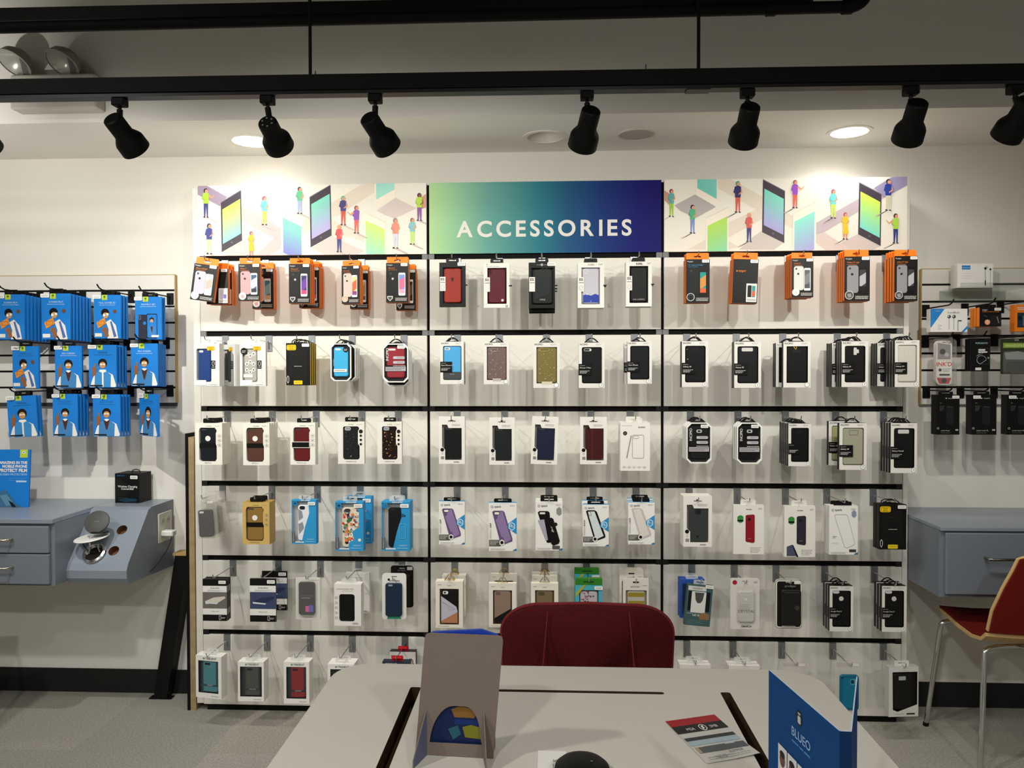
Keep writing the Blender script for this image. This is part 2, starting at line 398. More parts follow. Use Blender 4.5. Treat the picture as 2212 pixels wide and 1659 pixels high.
def incipio(case, title='', num='6', cam='sq', lab='L', sharp=0, **k):
    F = '#c9c7c2'
    cops = {'sq': [('r', .4, .14, .66, .2, F, .03)], 'round': [('r', .2, .13, .42, .2, F, .06)], 'plus': [('r', .2, .13, .5, .19, F, .06), ('r', .22, .14, .42, .18, '#222222', .02)],
            's9': [('r', .46, .14, .58, .3, F, .03), ('r', .54, .18, .66, .26, F, .02)], 'pix': [('c', .22, .13, .0, F), ('r', .14, .1, .42, .17, F, .08), ('c', .5, .28, .1, F)],
            'clear': [('o', .36, .15, .7, .26, .05, .02, '#6e6d63')], 's9c': [('o', .46, .14, .62, .32, .03, .006, '#dddbd4')], 'wide': [('r', .28, .13, .7, .21, F, .04)], 'none': []}[cam]
    ops = [('t', 'INCIPIO', .04, .058, .062, '#2b2b2b', 'l', 0, .012), ('l', .66, .03, .9, 2, .02, '#9a9a98', .006), ('c', .87, .94, .09, '#f1f0ec'), ('P', [(.87+.085*math.cos(a), .94+.085*math.sin(a)*k.get('asp', .56)) for a in [2*PI*i/16 for i in range(16)]], .012, GY), ('t', num, .87, .955, .07, '#3a3a3a', 'c')]
    if lab:
        ops += [('r', 0, .47, .5, .72, '#111111', .0), ('l', .04, .505, .25, 1, .02, '#bdbdbb', .006), ('t', title, .04, .57, .055, WH), ('l', .04, .62, .42, 3, .024, '#c9c9c7', .009)]
    d = dict(body='#dfdcd6', side=k.pop('sd', '#1e1e1d'), inner='#1e1e1d', win=(.12, .1, .9, .9), rad=0 if sharp else .07, floor=F if cam != 'none' else case, case=(.14, .11, .88, .89, case, .08), cops=cops, ops=ops, tab='tri')
    k.pop('asp', 0); d.update(k)
    if sharp: d['rad'] = .01
    return d
def pinto(case, band=1, tan=0, cut=1, title='PINTO 6', **k):
    body = '#c9a862' if tan else '#e6e3da'
    wp = [(.14, .14), (.19, .11), (.72, .11), (.79, .17), (.79, .2), (.76, .24), (.76, .5), (.79, .56), (.79, .86), (.73, .92), (.19, .92), (.13, .88), (.12, .2)]
    cops = [('c', .45, .37, .1, '#e4e2de')] if band == 1 else []
    if band: cops += [('r', .14, .48, .78, .59, '#0c0c0c')]
    ops = [('t', 'evutec', .5, .085, .06, '#6a9a4a' if not tan else '#6d8a35', 'c'), ('l', .72, .065, .92, 1, .02, '#8a8a86', .006), ('t', title, .45, .967, .045, '#6d6b66', 'c')]
    for v in (.27, .38, .49): ops += [('o', .83, v, .96, v+.075, .02, .008, '#a9a69e'), ('r', .87, v+.03, .92, v+.045, '#55534e')]
    if band == 2: ops += [('r', .08, .45, .78, .6, '#dedad0'), ('r', .08, .465, .76, .585, '#0d0d0d')]
    d = dict(body=body, side='#d8d3c6' if not tan else '#b08f4e', wp=wp, floor='#6d6c68', case=(.17, .13, .77, .905, case, .09), cops=[('r', .2, .145, .42, .175, '#3a3a3a', .03)]+cops, ops=ops, tab='black')
    d.update(k); return d
def karbon(case, flecks, **k):
    wp = [(.19, .14), (.24, .11), (.75, .11), (.8, .14), (.8, .18), (.76, .22), (.76, .52), (.82, .58), (.82, .86), (.76, .9), (.24, .9), (.19, .86)]
    random.seed(3); cops = [('r', .27, .13, .47, .2, '#8a8a94', .05), ('o', .26, .125, .48, .205, .05, .012, WH)]
    for i in range(46):
        a, b, s = random.uniform(.22, .76), random.uniform(.23, .85), random.uniform(.008, .035)
        cops.append(('p', [(a-s, b), (a, b-s*.5), (a+s*.8, b+s*.1), (a, b+s*.6)], random.choice(flecks)))
    cops.append(('p', [(.46, .83), (.49, .8), (.52, .83)], '#aaaaaa'))
    ops = [('t', 'evutec', .5, .075, .055, '#6a9a4a', 'c'), ('l', .72, .06, .92, 1, .02, '#8a8a86', .006), ('c', .87, .23, .075, '#2a2a28'), ('t', 'KARBON SI 6/6s', .5, .955, .04, '#55534e', 'c')]
    for v in (.33, .43, .53): ops.append(('c', .87, v, .045, '#1b1b1a'))
    d = dict(body='#e6e3da', side='#d5d0c4', wp=wp, floor='#55534f', case=(.21, .12, .79, .895, case, .09), cops=cops, ops=ops, tab='black'); d.update(k); return d
def evu(case, blob='#444444', **k):
    wp = [(.12, .17), (.32, .17), (.37, .24), (.88, .24), (.88, .92), (.24, .92), (.24, .7), (.12, .64)]
    ops = [('r', .36, .085, .64, .1, '#3a3a39', .02), ('r', .45, .06, .53, .1, '#3a3a39', .01), ('l', .5, .16, .85, 2, .025, '#9a9892', .008), ('c', .13, .7, .07, '#161616'), ('r', .08, .84, .2, .9, '#8c8a84', .02),
           ('l', .1, .76, .18, 2, .03, '#9a9892', .006), ('t', 'evutec', .68, .968, .055, '#2b2b2b', 'c', 0, .01)]
    d = dict(body='#e9e6df', win=None, wp=wp, floor='#8b8981', case=(.2, .2, .86, .9, case, .09), cops=[('r', .27, .215, .5, .27, '#33332f', .05), ('o', .27, .215, .5, .27, .05, .01, '#6b6b68')], ops=ops)
    d.pop('win'); d.update(k); return d
def speck(title, sub, body_ops, gray=1, blue=1, num='10', **k):
    ops = [('c', .12, .085, .05, '#e6e5e1'), ('P', [(.12+.045*math.cos(a), .085+.027*math.sin(a)) for a in [2*PI*i/12 for i in range(12)]], .01, '#6b6f8a'), ('c', .12, .085, .018, '#6b6f8a'),
           ('t', 'speck', .2, .1, .075, '#3a3a3e', 'l', 0, .008), ('l', .76, .05, .95, 2, .02, '#9a9a98', .006)]
    ops += body_ops
    if blue: ops += [('p', [(.68, .44), (1, .3), (1, .65), (.68, .53)], '#2f8fc4'), ('p', [(.72, .44), (.83, .4), (.94, .44), (.94, .53), (.83, .58), (.72, .53)], '#dfeef5'), ('p', [(.74, .45), (.83, .415), (.92, .45), (.92, .52), (.83, .565), (.74, .52)], '#3c9bcd'),
                     ('t', num, .78, .5, .085, WH, 'c', 0, .02), ('l', .84, .48, .92, 2, .025, WH, .008)]
    if gray: ops += [('r', .01, .77, .42, .9, '#55524e'), ('l', .04, .79, .34, 4, .025, '#c9c6c1', .01), ('p', [(.38, .79), (.47, .76), (.56, .79), (.56, .86), (.47, .89), (.38, .86)], '#e2e0db'), ('c', .47, .825, .06, '#1f1b22')]
    ops += [('l', .06, .95, .6, 2, .02, '#9a9892', .006), ('p', [(.85, .995), (.93, .96), (1, .95), (1, .995)], '#2a6f9c')]
    if title: ops += [('t', title, .09, .74, .058, '#a5a3a0', 'l', 90), ('t', sub, .09, .52, .058, '#2d2d2d', 'l', 90, .01)]
    d = dict(body='#eceae5', side='#dbd8d2', top='#2f8fc4', ops=ops, tab='wide'); d.update(k); return d
def slab(col, col2, ring=0, inner=None):
    "the tilted phone case printed on the front"
    P4 = [(.12, .18), (.5, .16), (.86, .78), (.84, .84), (.42, .9), (.34, .86)]
    o = []
    if ring: o += [('p', [(.12, .16), (.18, .135), (.46, .135), (.54, .17), (.87, .74), (.86, .79), (.52, .87), (.44, .85)], col), ('p', [(.18, .165), (.45, .165), (.8, .75), (.5, .84)], inner), ('P', [(.19, .17), (.25, .16), (.31, .2), (.33, .25), (.27, .27), (.21, .23)], .015, col)]
    else: o += [('p', [(.12, .19), (.18, .165), (.5, .165), (.56, .19), (.85, .75), (.84, .8), (.52, .87), (.42, .85)], col), ('p', [(.28, .2), (.5, .18), (.8, .76), (.6, .83), (.5, .7)], col2), ('p', [(.24, .36), (.34, .3), (.54, .66), (.46, .72)], col2),
                ('r', .18, .185, .4, .255, '#26221f', .06), ('r', .2, .195, .38, .245, '#e6e4df', .05)]
    return o
def speckblue(case, cops, extra=(), **k):
    ops = [('r', 0, .0, 1, .0001, WH), ('r', .38, .0, .75, .02, '#d8dce0'), ('c', .14, .08, .1, '#2a7fae'), ('P', [(.08, .08), (.2, .08)], .02, '#1c638c'), ('P', [(.14, .05), (.14, .11)], .02, '#1c638c'),
           ('r', .01, .72, .13, .96, '#55585c'), ('r', .15, .945, .5, .97, '#dfe3e6'), ('t', 'SPECKPRODUCTS', .09, .95, .035, '#cfd3d6', 'l', 90)]
    d = dict(body='#2e93c9', side='#2b8ac0', top='#2e93c9', wp=[(.03, .03), (.68, .03), (.72, .3), (.55, .6), (.4, .97), (.03, .97)], floor='#a3a6a8', inner='#8fb9cf',
             case=(.24, .12, .9, .93, case, .1), cops=cops, ops=ops+list(extra)+[('t', 'CandyShell', .9, .9, .045, '#bfe0f0', 'r'), ('l', .55, .94, .92, 1, .02, '#bfe0f0', .008)], st=(.82, .08), tab='clear')
    d.update(k); return d
def trident(case, rim, **k):
    d = dict(body='#ebe9e3', side='#dddad2', top='#f1efe9', win=(.1, .12, .88, .88), rad=.01, floor='#30343a', inner='#22252a', case=(.24, .14, .84, .86, case, .07, None),
             cops=[('r', .34, .17, .56, .22, '#26282b', .04), ('r', .16, .68, .86, .72, rim), ('t', 'CYCLOPS' if rim != '#2d4b55' else 'TRIDENT', .55, .71, .04, '#d8d8d4', 'c'), ('r', .24, .14, .29, .86, rim), ('r', .78, .14, .84, .68, rim)],
             ops=[('r', .28, .045, .36, .085, '#6d9a6b'), ('t', 'TRIDENT', .38, .087, .075, '#4a4d48', 'l', 0, .012), ('l', .6, .945, .9, 1, .02, '#8a8a85', .01)], tab='clear', pane=1)
    d.update(k); return d
def pad(dark, blue, **k):
    d = dict(body='#e6e4df', side='#171717', ops=[('r', 0, 0, 1, .16, '#191817'), ('t', 'SurfacePad', .5, .23, .06, '#5c5c5a', 'c'), ('l', .2, .26, .85, 2, .02, '#a5a5a2', .006), ('r', 0, .31, 1, .7, '#3d4766' if blue else '#6b6763'),
             ('p', [(.1, .53), (.45, .44), (.9, .41), (.95, .45), (.62, .57), (.12, .6)], dark), ('p', [(.1, .54), (.62, .57), (.6, .6), (.12, .58)], '#cfd3dc'), ('t', 'twelve south', .5, .78, .045, '#8a8a88', 'c'), ('r', 0, .85, 1, 1, '#171615'),
             ('o', .68, .87, .76, .97, .01, .012, WH), ('l', .78, .91, .93, 2, .02, '#bdbdbb', .01)], st=(.82, .07))
    d.update(k); return d
def sonix(case, cops, **k):
    d = dict(body='#e4dfd2', side='#cfc6b2', top='#efe9d8', win=(.15, .16, .85, .93), rad=.01, floor='#7d624c', inner='#8a6d50', case=(.2, .18, .8, .91, case, .09), cops=cops, ops=[('t', 'sonix', .5, .1, .05, '#8a8273', 'c'), ('l', .08, .07, .2, 1, .02, '#8a8273', .01), ('l', .08, .965, .5, 1, .02, '#8a8273', .007)], tab='gold')
    d.update(k); return d
def winbox(body, side, case, win=(.14, .12, .86, .88), **k):
    d = dict(body=body, side=side, win=win, rad=.01, floor='#2a2a2a', case=(win[0]+.04, win[1]+.02, win[2]-.04, win[3]-.02, case, .09), tab='black'); d.update(k); return d
def licence(u, v): return [('r', u, v, u+.2, v+.33, '#e9e7e1', .02), ('r', u+.03, v+.02, u+.13, v+.08, '#8a8a88'), ('l', u+.02, v+.13, u+.18, 2, .04, '#44444a', .015), ('o', u+.04, v+.2, u+.16, v+.29, .03, .01, '#77777a')]
def duo(front, title, fig, dy=0):
    "blue screen protector sleeve with a printed gentleman"
    sk = '#8a5a3c'; hr = '#241a18'
    o = [('r', .3, 0, .5, .115, '#b8cc3a'), ('c', .4, .045, .045, '#5a7a2a'), ('l', .33, .09, .47, 1, .02, '#5a7a2a', .008), ('t', title, .5, .2, .06, front, 'c'), ('l', .2, .23, .8, 1, .02, front, .008)]
    if fig == 'lean':
        o += [('p', [(.45, .62), (.62, .56), (.82, .7), (.9, 1), (.5, 1), (.55, .8)], '#ddd9d2'), ('p', [(.6, .62), (.66, .6), (.84, .95), (.74, .98)], '#4a64a8'), ('c', .42, .41, .15, hr), ('c', .44, .47, .105, '#c09060'), ('r', .34, .44, .42, .49, '#e9e7e1'), ('r', .47, .42, .55, .47, '#e9e7e1'),
              ('c', .78, .38, .07, '#6a4630'), ('c', .4, .8, .1, sk), ('p', [(.33, .8), (.48, .76), (.56, .95), (.42, .98)], sk), ('p', [(.1, .63), (.4, .52), (.46, .66), (.16, .77)], '#d88a3a'), ('o', .17, .6, .4, .69, .01, .012, '#8a4a1a'), ('r', .04, .88, .3, .96, '#dcdcd6')]
    elif fig == 'phone':
        o += [('r', .12, .42, .44, 1, '#262a3a', .04), ('o', .14, .44, .22, .54, .04, .01, '#8a93b0'), ('c', .36, .62, .06, '#1f74c4'), ('r', .43, .4, .84, .98, '#1c222e', .05), ('r', .46, .42, .82, .96, '#1f74c4', .04), ('c', .63, .54, .09, hr), ('c', .63, .565, .065, '#c09060'),
              ('p', [(.5, .72), (.63, .66), (.78, .72), (.76, .96), (.52, .96)], '#3a78b8'), ('p', [(.58, .7), (.68, .7), (.64, .86)], '#4a2222'), ('r', .62, .9, .9, .95, WH, .02)]
    else:
        vest = '#3f7fb8' if fig == 'vest' else '#3a86c4'
        o += [('p', [(.1, .86), (.2, .68), (.4, .62), (.62, .62), (.86, .7), (.98, .95), (.95, .99), (.04, .99)], '#e4e1da'), ('p', [(.22, .68), (.42, .6), (.6, .6), (.8, .7), (.78, .99), (.2, .99)], vest)]
        if fig == 'vest': o += [('p', [(.38, .6), (.62, .6), (.52, .84), (.48, .84)], '#4a2a26'), ('p', [(.4, .6), (.5, .64), (.6, .6), (.55, .58), (.45, .58)], '#e9e7e1')]
        else: o += [('p', [(.36, .62), (.5, .66), (.64, .62), (.6, .58), (.4, .58)], '#e9e7e1'), ('r', .47, .64, .53, .99, '#dcdcd6')]
        o += [('c', .5, .43, .16, hr), ('c', .5, .475, .115, '#b98a58'), ('r', .41, .44, .49, .475, '#e0ddd6', .01), ('r', .51, .44, .59, .475, '#e0ddd6', .01), ('c', .2, .56, .09, sk), ('p', [(.12, .56), (.27, .56), (.26, .7), (.12, .76)], sk), ('r', .18, .43, .27, .53, '#6b6b70', .01), ('r', .05, .94, .5, .975, '#2a2a2a')]
    return dict(kind='box', bname='sleeve', body='#1c78cc', side='#1a6fc0', ops=o, tab='black', st=(.13, .045))

# ================================================================ room
YW = .16; ZSOF = 2.261; YB = -.295; ZC = 3.0
XL, XR, YN = -4.2, 4.2, -7.0
white = mat('#e6e2da', .6); dark = mat('#4a4944', .8); carpet = mat('#8f8c83', .95, noise=(160, '#aaa69b', .6))
def quad(name, pts, m):
    b = MB(); b.poly(pts, m); return struct(name, b)
def floor_mesh():
    b = MB(); random.seed(5); s = .5; x = XL
    tints = [carpet, mat('#888680', .95, noise=(160, '#a3a096', .6)), mat('#94918a', .95, noise=(150, '#aeaa9f', .6))]
    nx = int((XR-XL)/s)+1; ny = int((YW-YN)/s)+1
    for i in range(nx):
        for j in range(ny):
            x0 = XL+i*s; y1 = YW-j*s; x1 = min(x0+s, XR); y0 = max(y1-s, YN)
            b.poly([(x0, y0, 0), (x1, y0, 0), (x1, y1, 0), (x0, y1, 0)], random.choice(tints))
    return struct('floor', b)
floor_mesh()
b = MB(); b.box(XL, YW, 0, XR, YW+.1, ZSOF, white); struct('wall_front', b)
quad('wall_left', [(XL, YN, 0), (XL, YW, 0), (XL, YW, ZC), (XL, YN, ZC)], mat('#d0ccc2', .8))
quad('wall_right', [(XR, YN, 0), (XR, YW, 0), (XR, YW, ZC), (XR, YN, ZC)], mat('#c9c5bb', .8))
quad('wall_back', [(XL, YN, 0), (XR, YN, 0), (XR, YN, ZC), (XL, YN, ZC)], mat('#c9c5bb', .8))
quad('ceiling', [(XL, YN, ZC), (XR, YN, ZC), (XR, YB, ZC), (XL, YB, ZC)], mat('#33322f', .9))
# bulkhead: underside with holes for the recessed lamps, face up to the ceiling
DL = [(545, 305, 1, .088, 'lit recessed ceiling lamp behind the second spotlight, left end of soffit'),
      (1835, 285, 1, .078, 'brightly lit recessed ceiling lamp at the right end of the soffit'),
      (1177, 296, 0, .080, 'unlit round recessed lamp with white cone near middle of soffit')]
DLP = [(atZ(px, py, ZSOF), on, r, l) for px, py, on, r, l in DL]
b = MB(); bw = mat('#efece5', .7)
b.flat([(XL, YB), (XR, YB), (XR, YW), (XL, YW)], ZSOF, bw, holes=[circ(p.x, p.y, r*.93, 32) for p, on, r, l in DLP], P=lambda a, y, c: (a, c, y))
b.poly([(XL, YB, ZSOF), (XR, YB, ZSOF), (XR, YB, ZC), (XL, YB, ZC)], bw)
b.poly([(XL, YW, ZC), (XR, YW, ZC), (XR, YW, ZSOF), (XL, YW, ZSOF)], bw)
struct('trim_1', b)
for x0, x1, nm in ((XL, -1.46, 'baseboard_left'), (1.40, XR, 'baseboard_right')):
    b = MB(); b.box(x0, YW-.006, 0, x1, YW-.0005, .1, mat('#2c2e2d', .6)); struct(nm, b)
for p, on, r, l in DLP:
    t = thing('recessed_lamp', l, 'ceiling lamp', (p.x, p.y, ZSOF), group=None)
    b = MB(); b.lathe((0, 0, -.003), (0, 0, 1), [(r*1.06, 0), (r*1.06, .003), (r*.86, .004), (r*.86, .0), (r*1.06, 0)], mat('#e9e6de', .5), 36); link('trim_ring', b.mesh('trim_ring'), t)
    b = MB(); b.lathe((0, 0, 0), (0, 0, 1), [(r*.88, 0), (r*.6, .085)], mat('#d6d2c8', .4), 36, cap1=not on); link('reflector_cone', b.mesh('reflector_cone'), t)
    if on:
        b = MB(); b.lathe((0, 0, .012), (0, 0, 1), [(r*.85, 0), (r*.84, .001)], mat('#fff4dd', .4, emit=9), 36, cap0=True); link('lamp_disc', b.mesh('lamp_disc'), t)
        L = bpy.data.lights.new('lamp_light', 'SPOT'); L.energy = DOWN_W; L.color = COOL; L.spot_size = math.radians(150); L.spot_blend = .7; L.shadow_soft_size = .05
        lo = link('lamp_light', L, t, (0, 0, -.012)); 
p = atZ(1375, 290, ZSOF); b = MB(); b.lathe((p.x, p.y, ZSOF-.004), (0, 0, 1), [(.071, .004), (.071, 0), (.066, 0), (.066, .003)], mat('#d8d4ca', .5), 36)
b.lathe((p.x, p.y, ZSOF-.002), (0, 0, 1), [(.066, 0), (.066, .001)], mat('#b6b2a8', .6), 36, cap0=True)
tag(link('ceiling_cover', b.mesh('ceiling_cover')), 'flat round blank cover plate with thin ring, right of unlit recessed lamp', 'cover plate')

# ---------------------------------------------------------------- display wall unit: three bays of slat panels
GAPZ = 1.812; PITCHZ = .2989; SEAM = .457
un = thing('display_wall', 'white three-bay display wall with black slots standing against the shop wall', 'display wall', (0, 0, 0))
b = MB(); b.box(-1.378, .012, .03, 1.385, .03, 2.095, mat('#070707', .8)); b.box(-1.36, .01, 0, 1.36, .05, .03, mat('#0b0b0b', .6)); link('backing', b.mesh('backing'), un)
pw = mat('#dedbd2', .45)
for nm, x0, x1 in (('l', -1.371, -SEAM-.0055), ('m', -SEAM+.0055, SEAM-.0055), ('r', SEAM+.0055, 1.372)):
    b = MB()
    for k in range(6):
        z1 = GAPZ-PITCHZ*k-.0105; z0 = GAPZ-PITCHZ*(k+1)+.0105 if k < 5 else .026
        b.rbox(x0, 0, z0, x1, .0125, z1, pw, .0012)
    link('slat_panel', b.mesh('slat_panel'), un)
for x0, x1 in ((-1.398, -1.372), (1.373, 1.392)):
    b = MB(); b.box(x0, .0005, .03, x1, .15, 2.09, pw); link('side_stile', b.mesh('side_stile'), un)
for k in range(6):
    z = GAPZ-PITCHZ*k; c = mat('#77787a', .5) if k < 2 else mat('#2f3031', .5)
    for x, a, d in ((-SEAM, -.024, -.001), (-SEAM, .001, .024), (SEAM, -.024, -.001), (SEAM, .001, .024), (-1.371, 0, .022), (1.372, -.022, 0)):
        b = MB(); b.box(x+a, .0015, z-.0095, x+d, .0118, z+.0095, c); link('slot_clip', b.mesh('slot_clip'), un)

# ---- header signs
ZS0, ZS1 = GAPZ+.0105, 2.100
def signmat():
    M = bpy.data.materials.new('gradient_print'); M.use_nodes = True; nt = M.node_tree; bs = nt.nodes['Principled BSDF']
    tc = nt.nodes.new('ShaderNodeTexCoord'); sp = nt.nodes.new('ShaderNodeSeparateXYZ'); mr = nt.nodes.new('ShaderNodeMapRange'); r = nt.nodes.new('ShaderNodeValToRGB')
    mr.inputs[1].default_value = -.4515; mr.inputs[2].default_value = .4515
    nt.links.new(tc.outputs['Object'], sp.inputs[0]); nt.links.new(sp.outputs[0], mr.inputs[0]); nt.links.new(mr.outputs[0], r.inputs[0]); nt.links.new(r.outputs[0], bs.inputs['Base Color'])
    cols = [(0, '#aed398'), (.1, '#93c398'), (.25, '#649f94'), (.47, '#287684'), (.6, '#18527a'), (.75, '#0f3072'), (.9, '#0a0c68'), (1, '#0c025e')]
    e = r.color_ramp.elements; e[0].position = 0; e[0].color = lin(cols[0][1]); e[1].position = 1; e[1].color = lin(cols[-1][1])
    for p_, c_ in cols[1:-1]: q = e.new(p_); q.color = lin(c_)
    bs.inputs['Roughness'].default_value = .6; bs.inputs['Specular IOR Level'].default_value = .2; return M
t = thing('header_sign', 'blue and green gradient sign reading ACCESSORIES above the middle bay', 'sign')
b = MB(); b.box(-SEAM+.0055, -.003, ZS0, SEAM-.0055, .0115, ZS1, '#1b2a55', front=signmat()); link('sign_board', b.mesh('sign_board'), t)
b = MB(); Art(b, -SEAM, ZS1, 2*SEAM, ZS1-ZS0, -.003)
a0 = atY(988, 489, 0); a1 = atY(1364, 489, 0)
vs, fs, wd = text_polys('ACCESSORIES', .028)
# letter by letter so that the wide tracking is kept
xs = a0.x; H_ = .0595; sc_ = H_/.69
wds = [text_polys(c, .024)[2]*sc_ for c in 'ACCESSORIES']; gap = ((a1.x-a0.x)-sum(wds))/10
for ch, wd_ in zip('ACCESSORIES', wds):
    Art(b, xs, 1.9445-H_+.0035, 1, 1, -.003).run([('t', ch, 0, 0, sc_*.7, mat('#dfdcd6', .5), 'l', 0, .024)]); xs += wd_+gap
link('lettering', b.mesh('lettering'), t); bpy.data.objects['lettering']['label'] = 'pale capital lettering'

# ---- illustrated side panels: drawn in their own flat coordinates
def clip_poly(pts, x0, y0, x1, y1):
    def cl(P_, ins, cut):
        o = []
        for i in range(len(P_)):
            a, c = P_[i-1], P_[i]
            if ins(c):
                if not ins(a): o.append(cut(a, c))
                o.append(c)
            elif ins(a): o.append(cut(a, c))
        return o
    for k, lim, sg in ((0, x0, 1), (0, x1, -1), (1, y0, 1), (1, y1, -1)):
        if not pts: break
        def cut(a, c, k=k, lim=lim):
            t_ = (lim-a[k])/(c[k]-a[k]); return (a[0]+(c[0]-a[0])*t_, a[1]+(c[1]-a[1])*t_)
        pts = cl(pts, lambda p_, k=k, lim=lim, sg=sg: sg*(p_[k]-lim) >= 0, cut)
    return pts
def mixc(a, c, t_): return '#'+''.join('%02x' % round(int(a[i:i+2], 16)*(1-t_)+int(c[i:i+2], 16)*t_) for i in (1, 3, 5))
def drawing(x0, x1, corners, items):
    "corners: drawing coordinates of top-left, top-right, bottom-right, bottom-left"
    (ax, ay), (bx, by), (cx, cy), (dx, dy) = corners
    b = MB(); b.box(x0, -.003, ZS0, x1, .0115, ZS1, '#e9e4d8'); A = Art(b, x0, ZS1, x1-x0, ZS1-ZS0, -.003, step=.00002)
    def uv(p):
        u = (p[0]-(ax+dx)/2)/((bx+cx)/2-(ax+dx)/2); t0 = ay+(by-ay)*u; t1 = dy+(cy-dy)*u; return (u, (p[1]-t0)/(t1-t0))
    def P_(pts, c):
        q = clip_poly([uv(p) for p in pts], .001, .001, .999, .999)
        if len(q) > 2: A.run([('p', q, c)])
    def ell(x, y, rx, ry, c): P_([(x+rx*math.cos(2*PI*i/14), y+ry*math.sin(2*PI*i/14)) for i in range(14)], c)
    def screen(q, c0, c1, n=14):
        (p0, p1, p2, p3) = q          # tl tr br bl, colours run from top to bottom
        L = lambda a, c, t_: (a[0]+(c[0]-a[0])*t_, a[1]+(c[1]-a[1])*t_)
        for i in range(n):
            a, c = i/n, (i+1)/n; P_([L(p0, p3, a), L(p1, p2, a), L(p1, p2, c), L(p0, p3, c)], mixc(c0, c1, (i+.5)/n))
        A.k -= n-1
    def person(x, yt, yf, top, leg, hair, flip=1, skin='#d99a78', arm=0, skirt=None, sh=1):
        h = yf-yt; r = h*.07
        P_([(x-h*.08, yf), (x+h*.03, yf-h*.02), (x+sh*h*.42, yf+h*.17), (x+sh*h*.36, yf+h*.2)], '#c3b8b0')
        ell(x, yt+r*1.1, r*1.1, r*1.25, hair); ell(x+flip*r*.35, yt+r*1.35, r*.8, r*.95, skin)
        P_([(x-h*.08, yt+h*.5), (x+h*.08, yt+h*.5), (x+h*.07, yf-h*.02), (x+h*.03, yf), (x+h*.01, yt+h*.6), (x-h*.03, yf), (x-h*.07, yf-h*.02)], leg)
        P_([(x-h*.1, yf-h*.03), (x-h*.03, yf-h*.04), (x-h*.02, yf+h*.01), (x-h*.09, yf+h*.015)], '#3b3547'); P_([(x+h*.02, yf-h*.02), (x+h*.07, yf-h*.03), (x+h*.11, yf+h*.01), (x+h*.05, yf+h*.02)], '#3b3547')
        if skirt: P_([(x-h*.08, yt+h*.4), (x+h*.08, yt+h*.4), (x+h*.13, yt+h*.8), (x-h*.1, yt+h*.8)], skirt)
        P_([(x-h*.11, yt+h*.18), (x-h*.03, yt+h*.14), (x+h*.03, yt+h*.14), (x+h*.11, yt+h*.18), (x+h*.09, yt+h*.52), (x-h*.09, yt+h*.52)], top)
        P_([(x-h*.1, yt+h*.18), (x-h*.15, yt+h*.36), (x-h*.02, yt+h*.44), (x-h*.02, yt+h*.4), (x-h*.1, yt+h*.34)], mixc(top, '#444466', .18))
        if arm: P_([(x+arm*h*.1, yt+h*.19), (x+arm*h*.22, yt+h*.3), (x+arm*h*.33, yt+h*.2), (x+arm*h*.32, yt+h*.25), (x+arm*h*.22, yt+h*.35), (x+arm*h*.08, yt+h*.28)], skin)
        else: P_([(x+h*.1, yt+h*.18), (x+h*.15, yt+h*.36), (x+h*.02, yt+h*.44), (x+h*.02, yt+h*.4), (x+h*.1, yt+h*.34)], skin)
    for it in items:
        k = it[0]
        if k == 'p': P_(it[1], it[2])
        elif k == 's': screen(*it[1:])
        elif k == 'h': person(*it[1:-1], **it[-1])
        elif k == 'e': ell(*it[1:])
    return b
def phone(tl, tr, br, bl, dk, c0, c1, side, e=16):
    "isometric handset: four corners, thick edge on one side"
    L = lambda a, c, t_: (a[0]+(c[0]-a[0])*t_, a[1]+(c[1]-a[1])*t_)
    s = side*e
    def ins(t0, t1, l0, l1): a, c = L(tl, bl, t0), L(tr, br, t0); d, f = L(tl, bl, t1), L(tr, br, t1); return [L(a, c, l0), L(a, c, l1), L(d, f, l1), L(d, f, l0)]
    edge = '#5e5764' if dk else '#d9cdb9'; face = '#453d48' if dk else '#efe6d6'
    o = [('p', [(tl[0]-s*.2, tl[1]), (tl[0]+s, tl[1]-e*.7), (tr[0]+s, tr[1]-e*.7), tr], mixc(edge, '#ffffff', .2)), ('p', [(tl[0], tl[1]), (tr[0]+s, tr[1]-e*.5), (br[0]+s, br[1]-e*.5), (bl[0], bl[1])], edge), ('p', [tl, tr, br, bl], face)]
    sc = ins(.15, .85, .07, .95); o.append(('s', sc, c0, c1))
    mid = L(sc[0], sc[1], .45); o.append(('p', [mid, sc[1], L(sc[1], sc[2], .6), L(sc[3], sc[2], .35)] if 0 else [L(sc[1], sc[2], .25), sc[2], L(sc[3], sc[2], .3)], mixc(c1, '#3a6fb0', .3)))
    o.append(('e', *L(L(tl, bl, .92), L(tr, br, .92), .5), 9, 9, mixc(face, '#999999', .4)))
    return o
SH = '#cfc3bd'; PU = '#9a8aa0'; TN = '#ddd2c2'; FL = '#f2ecdf'
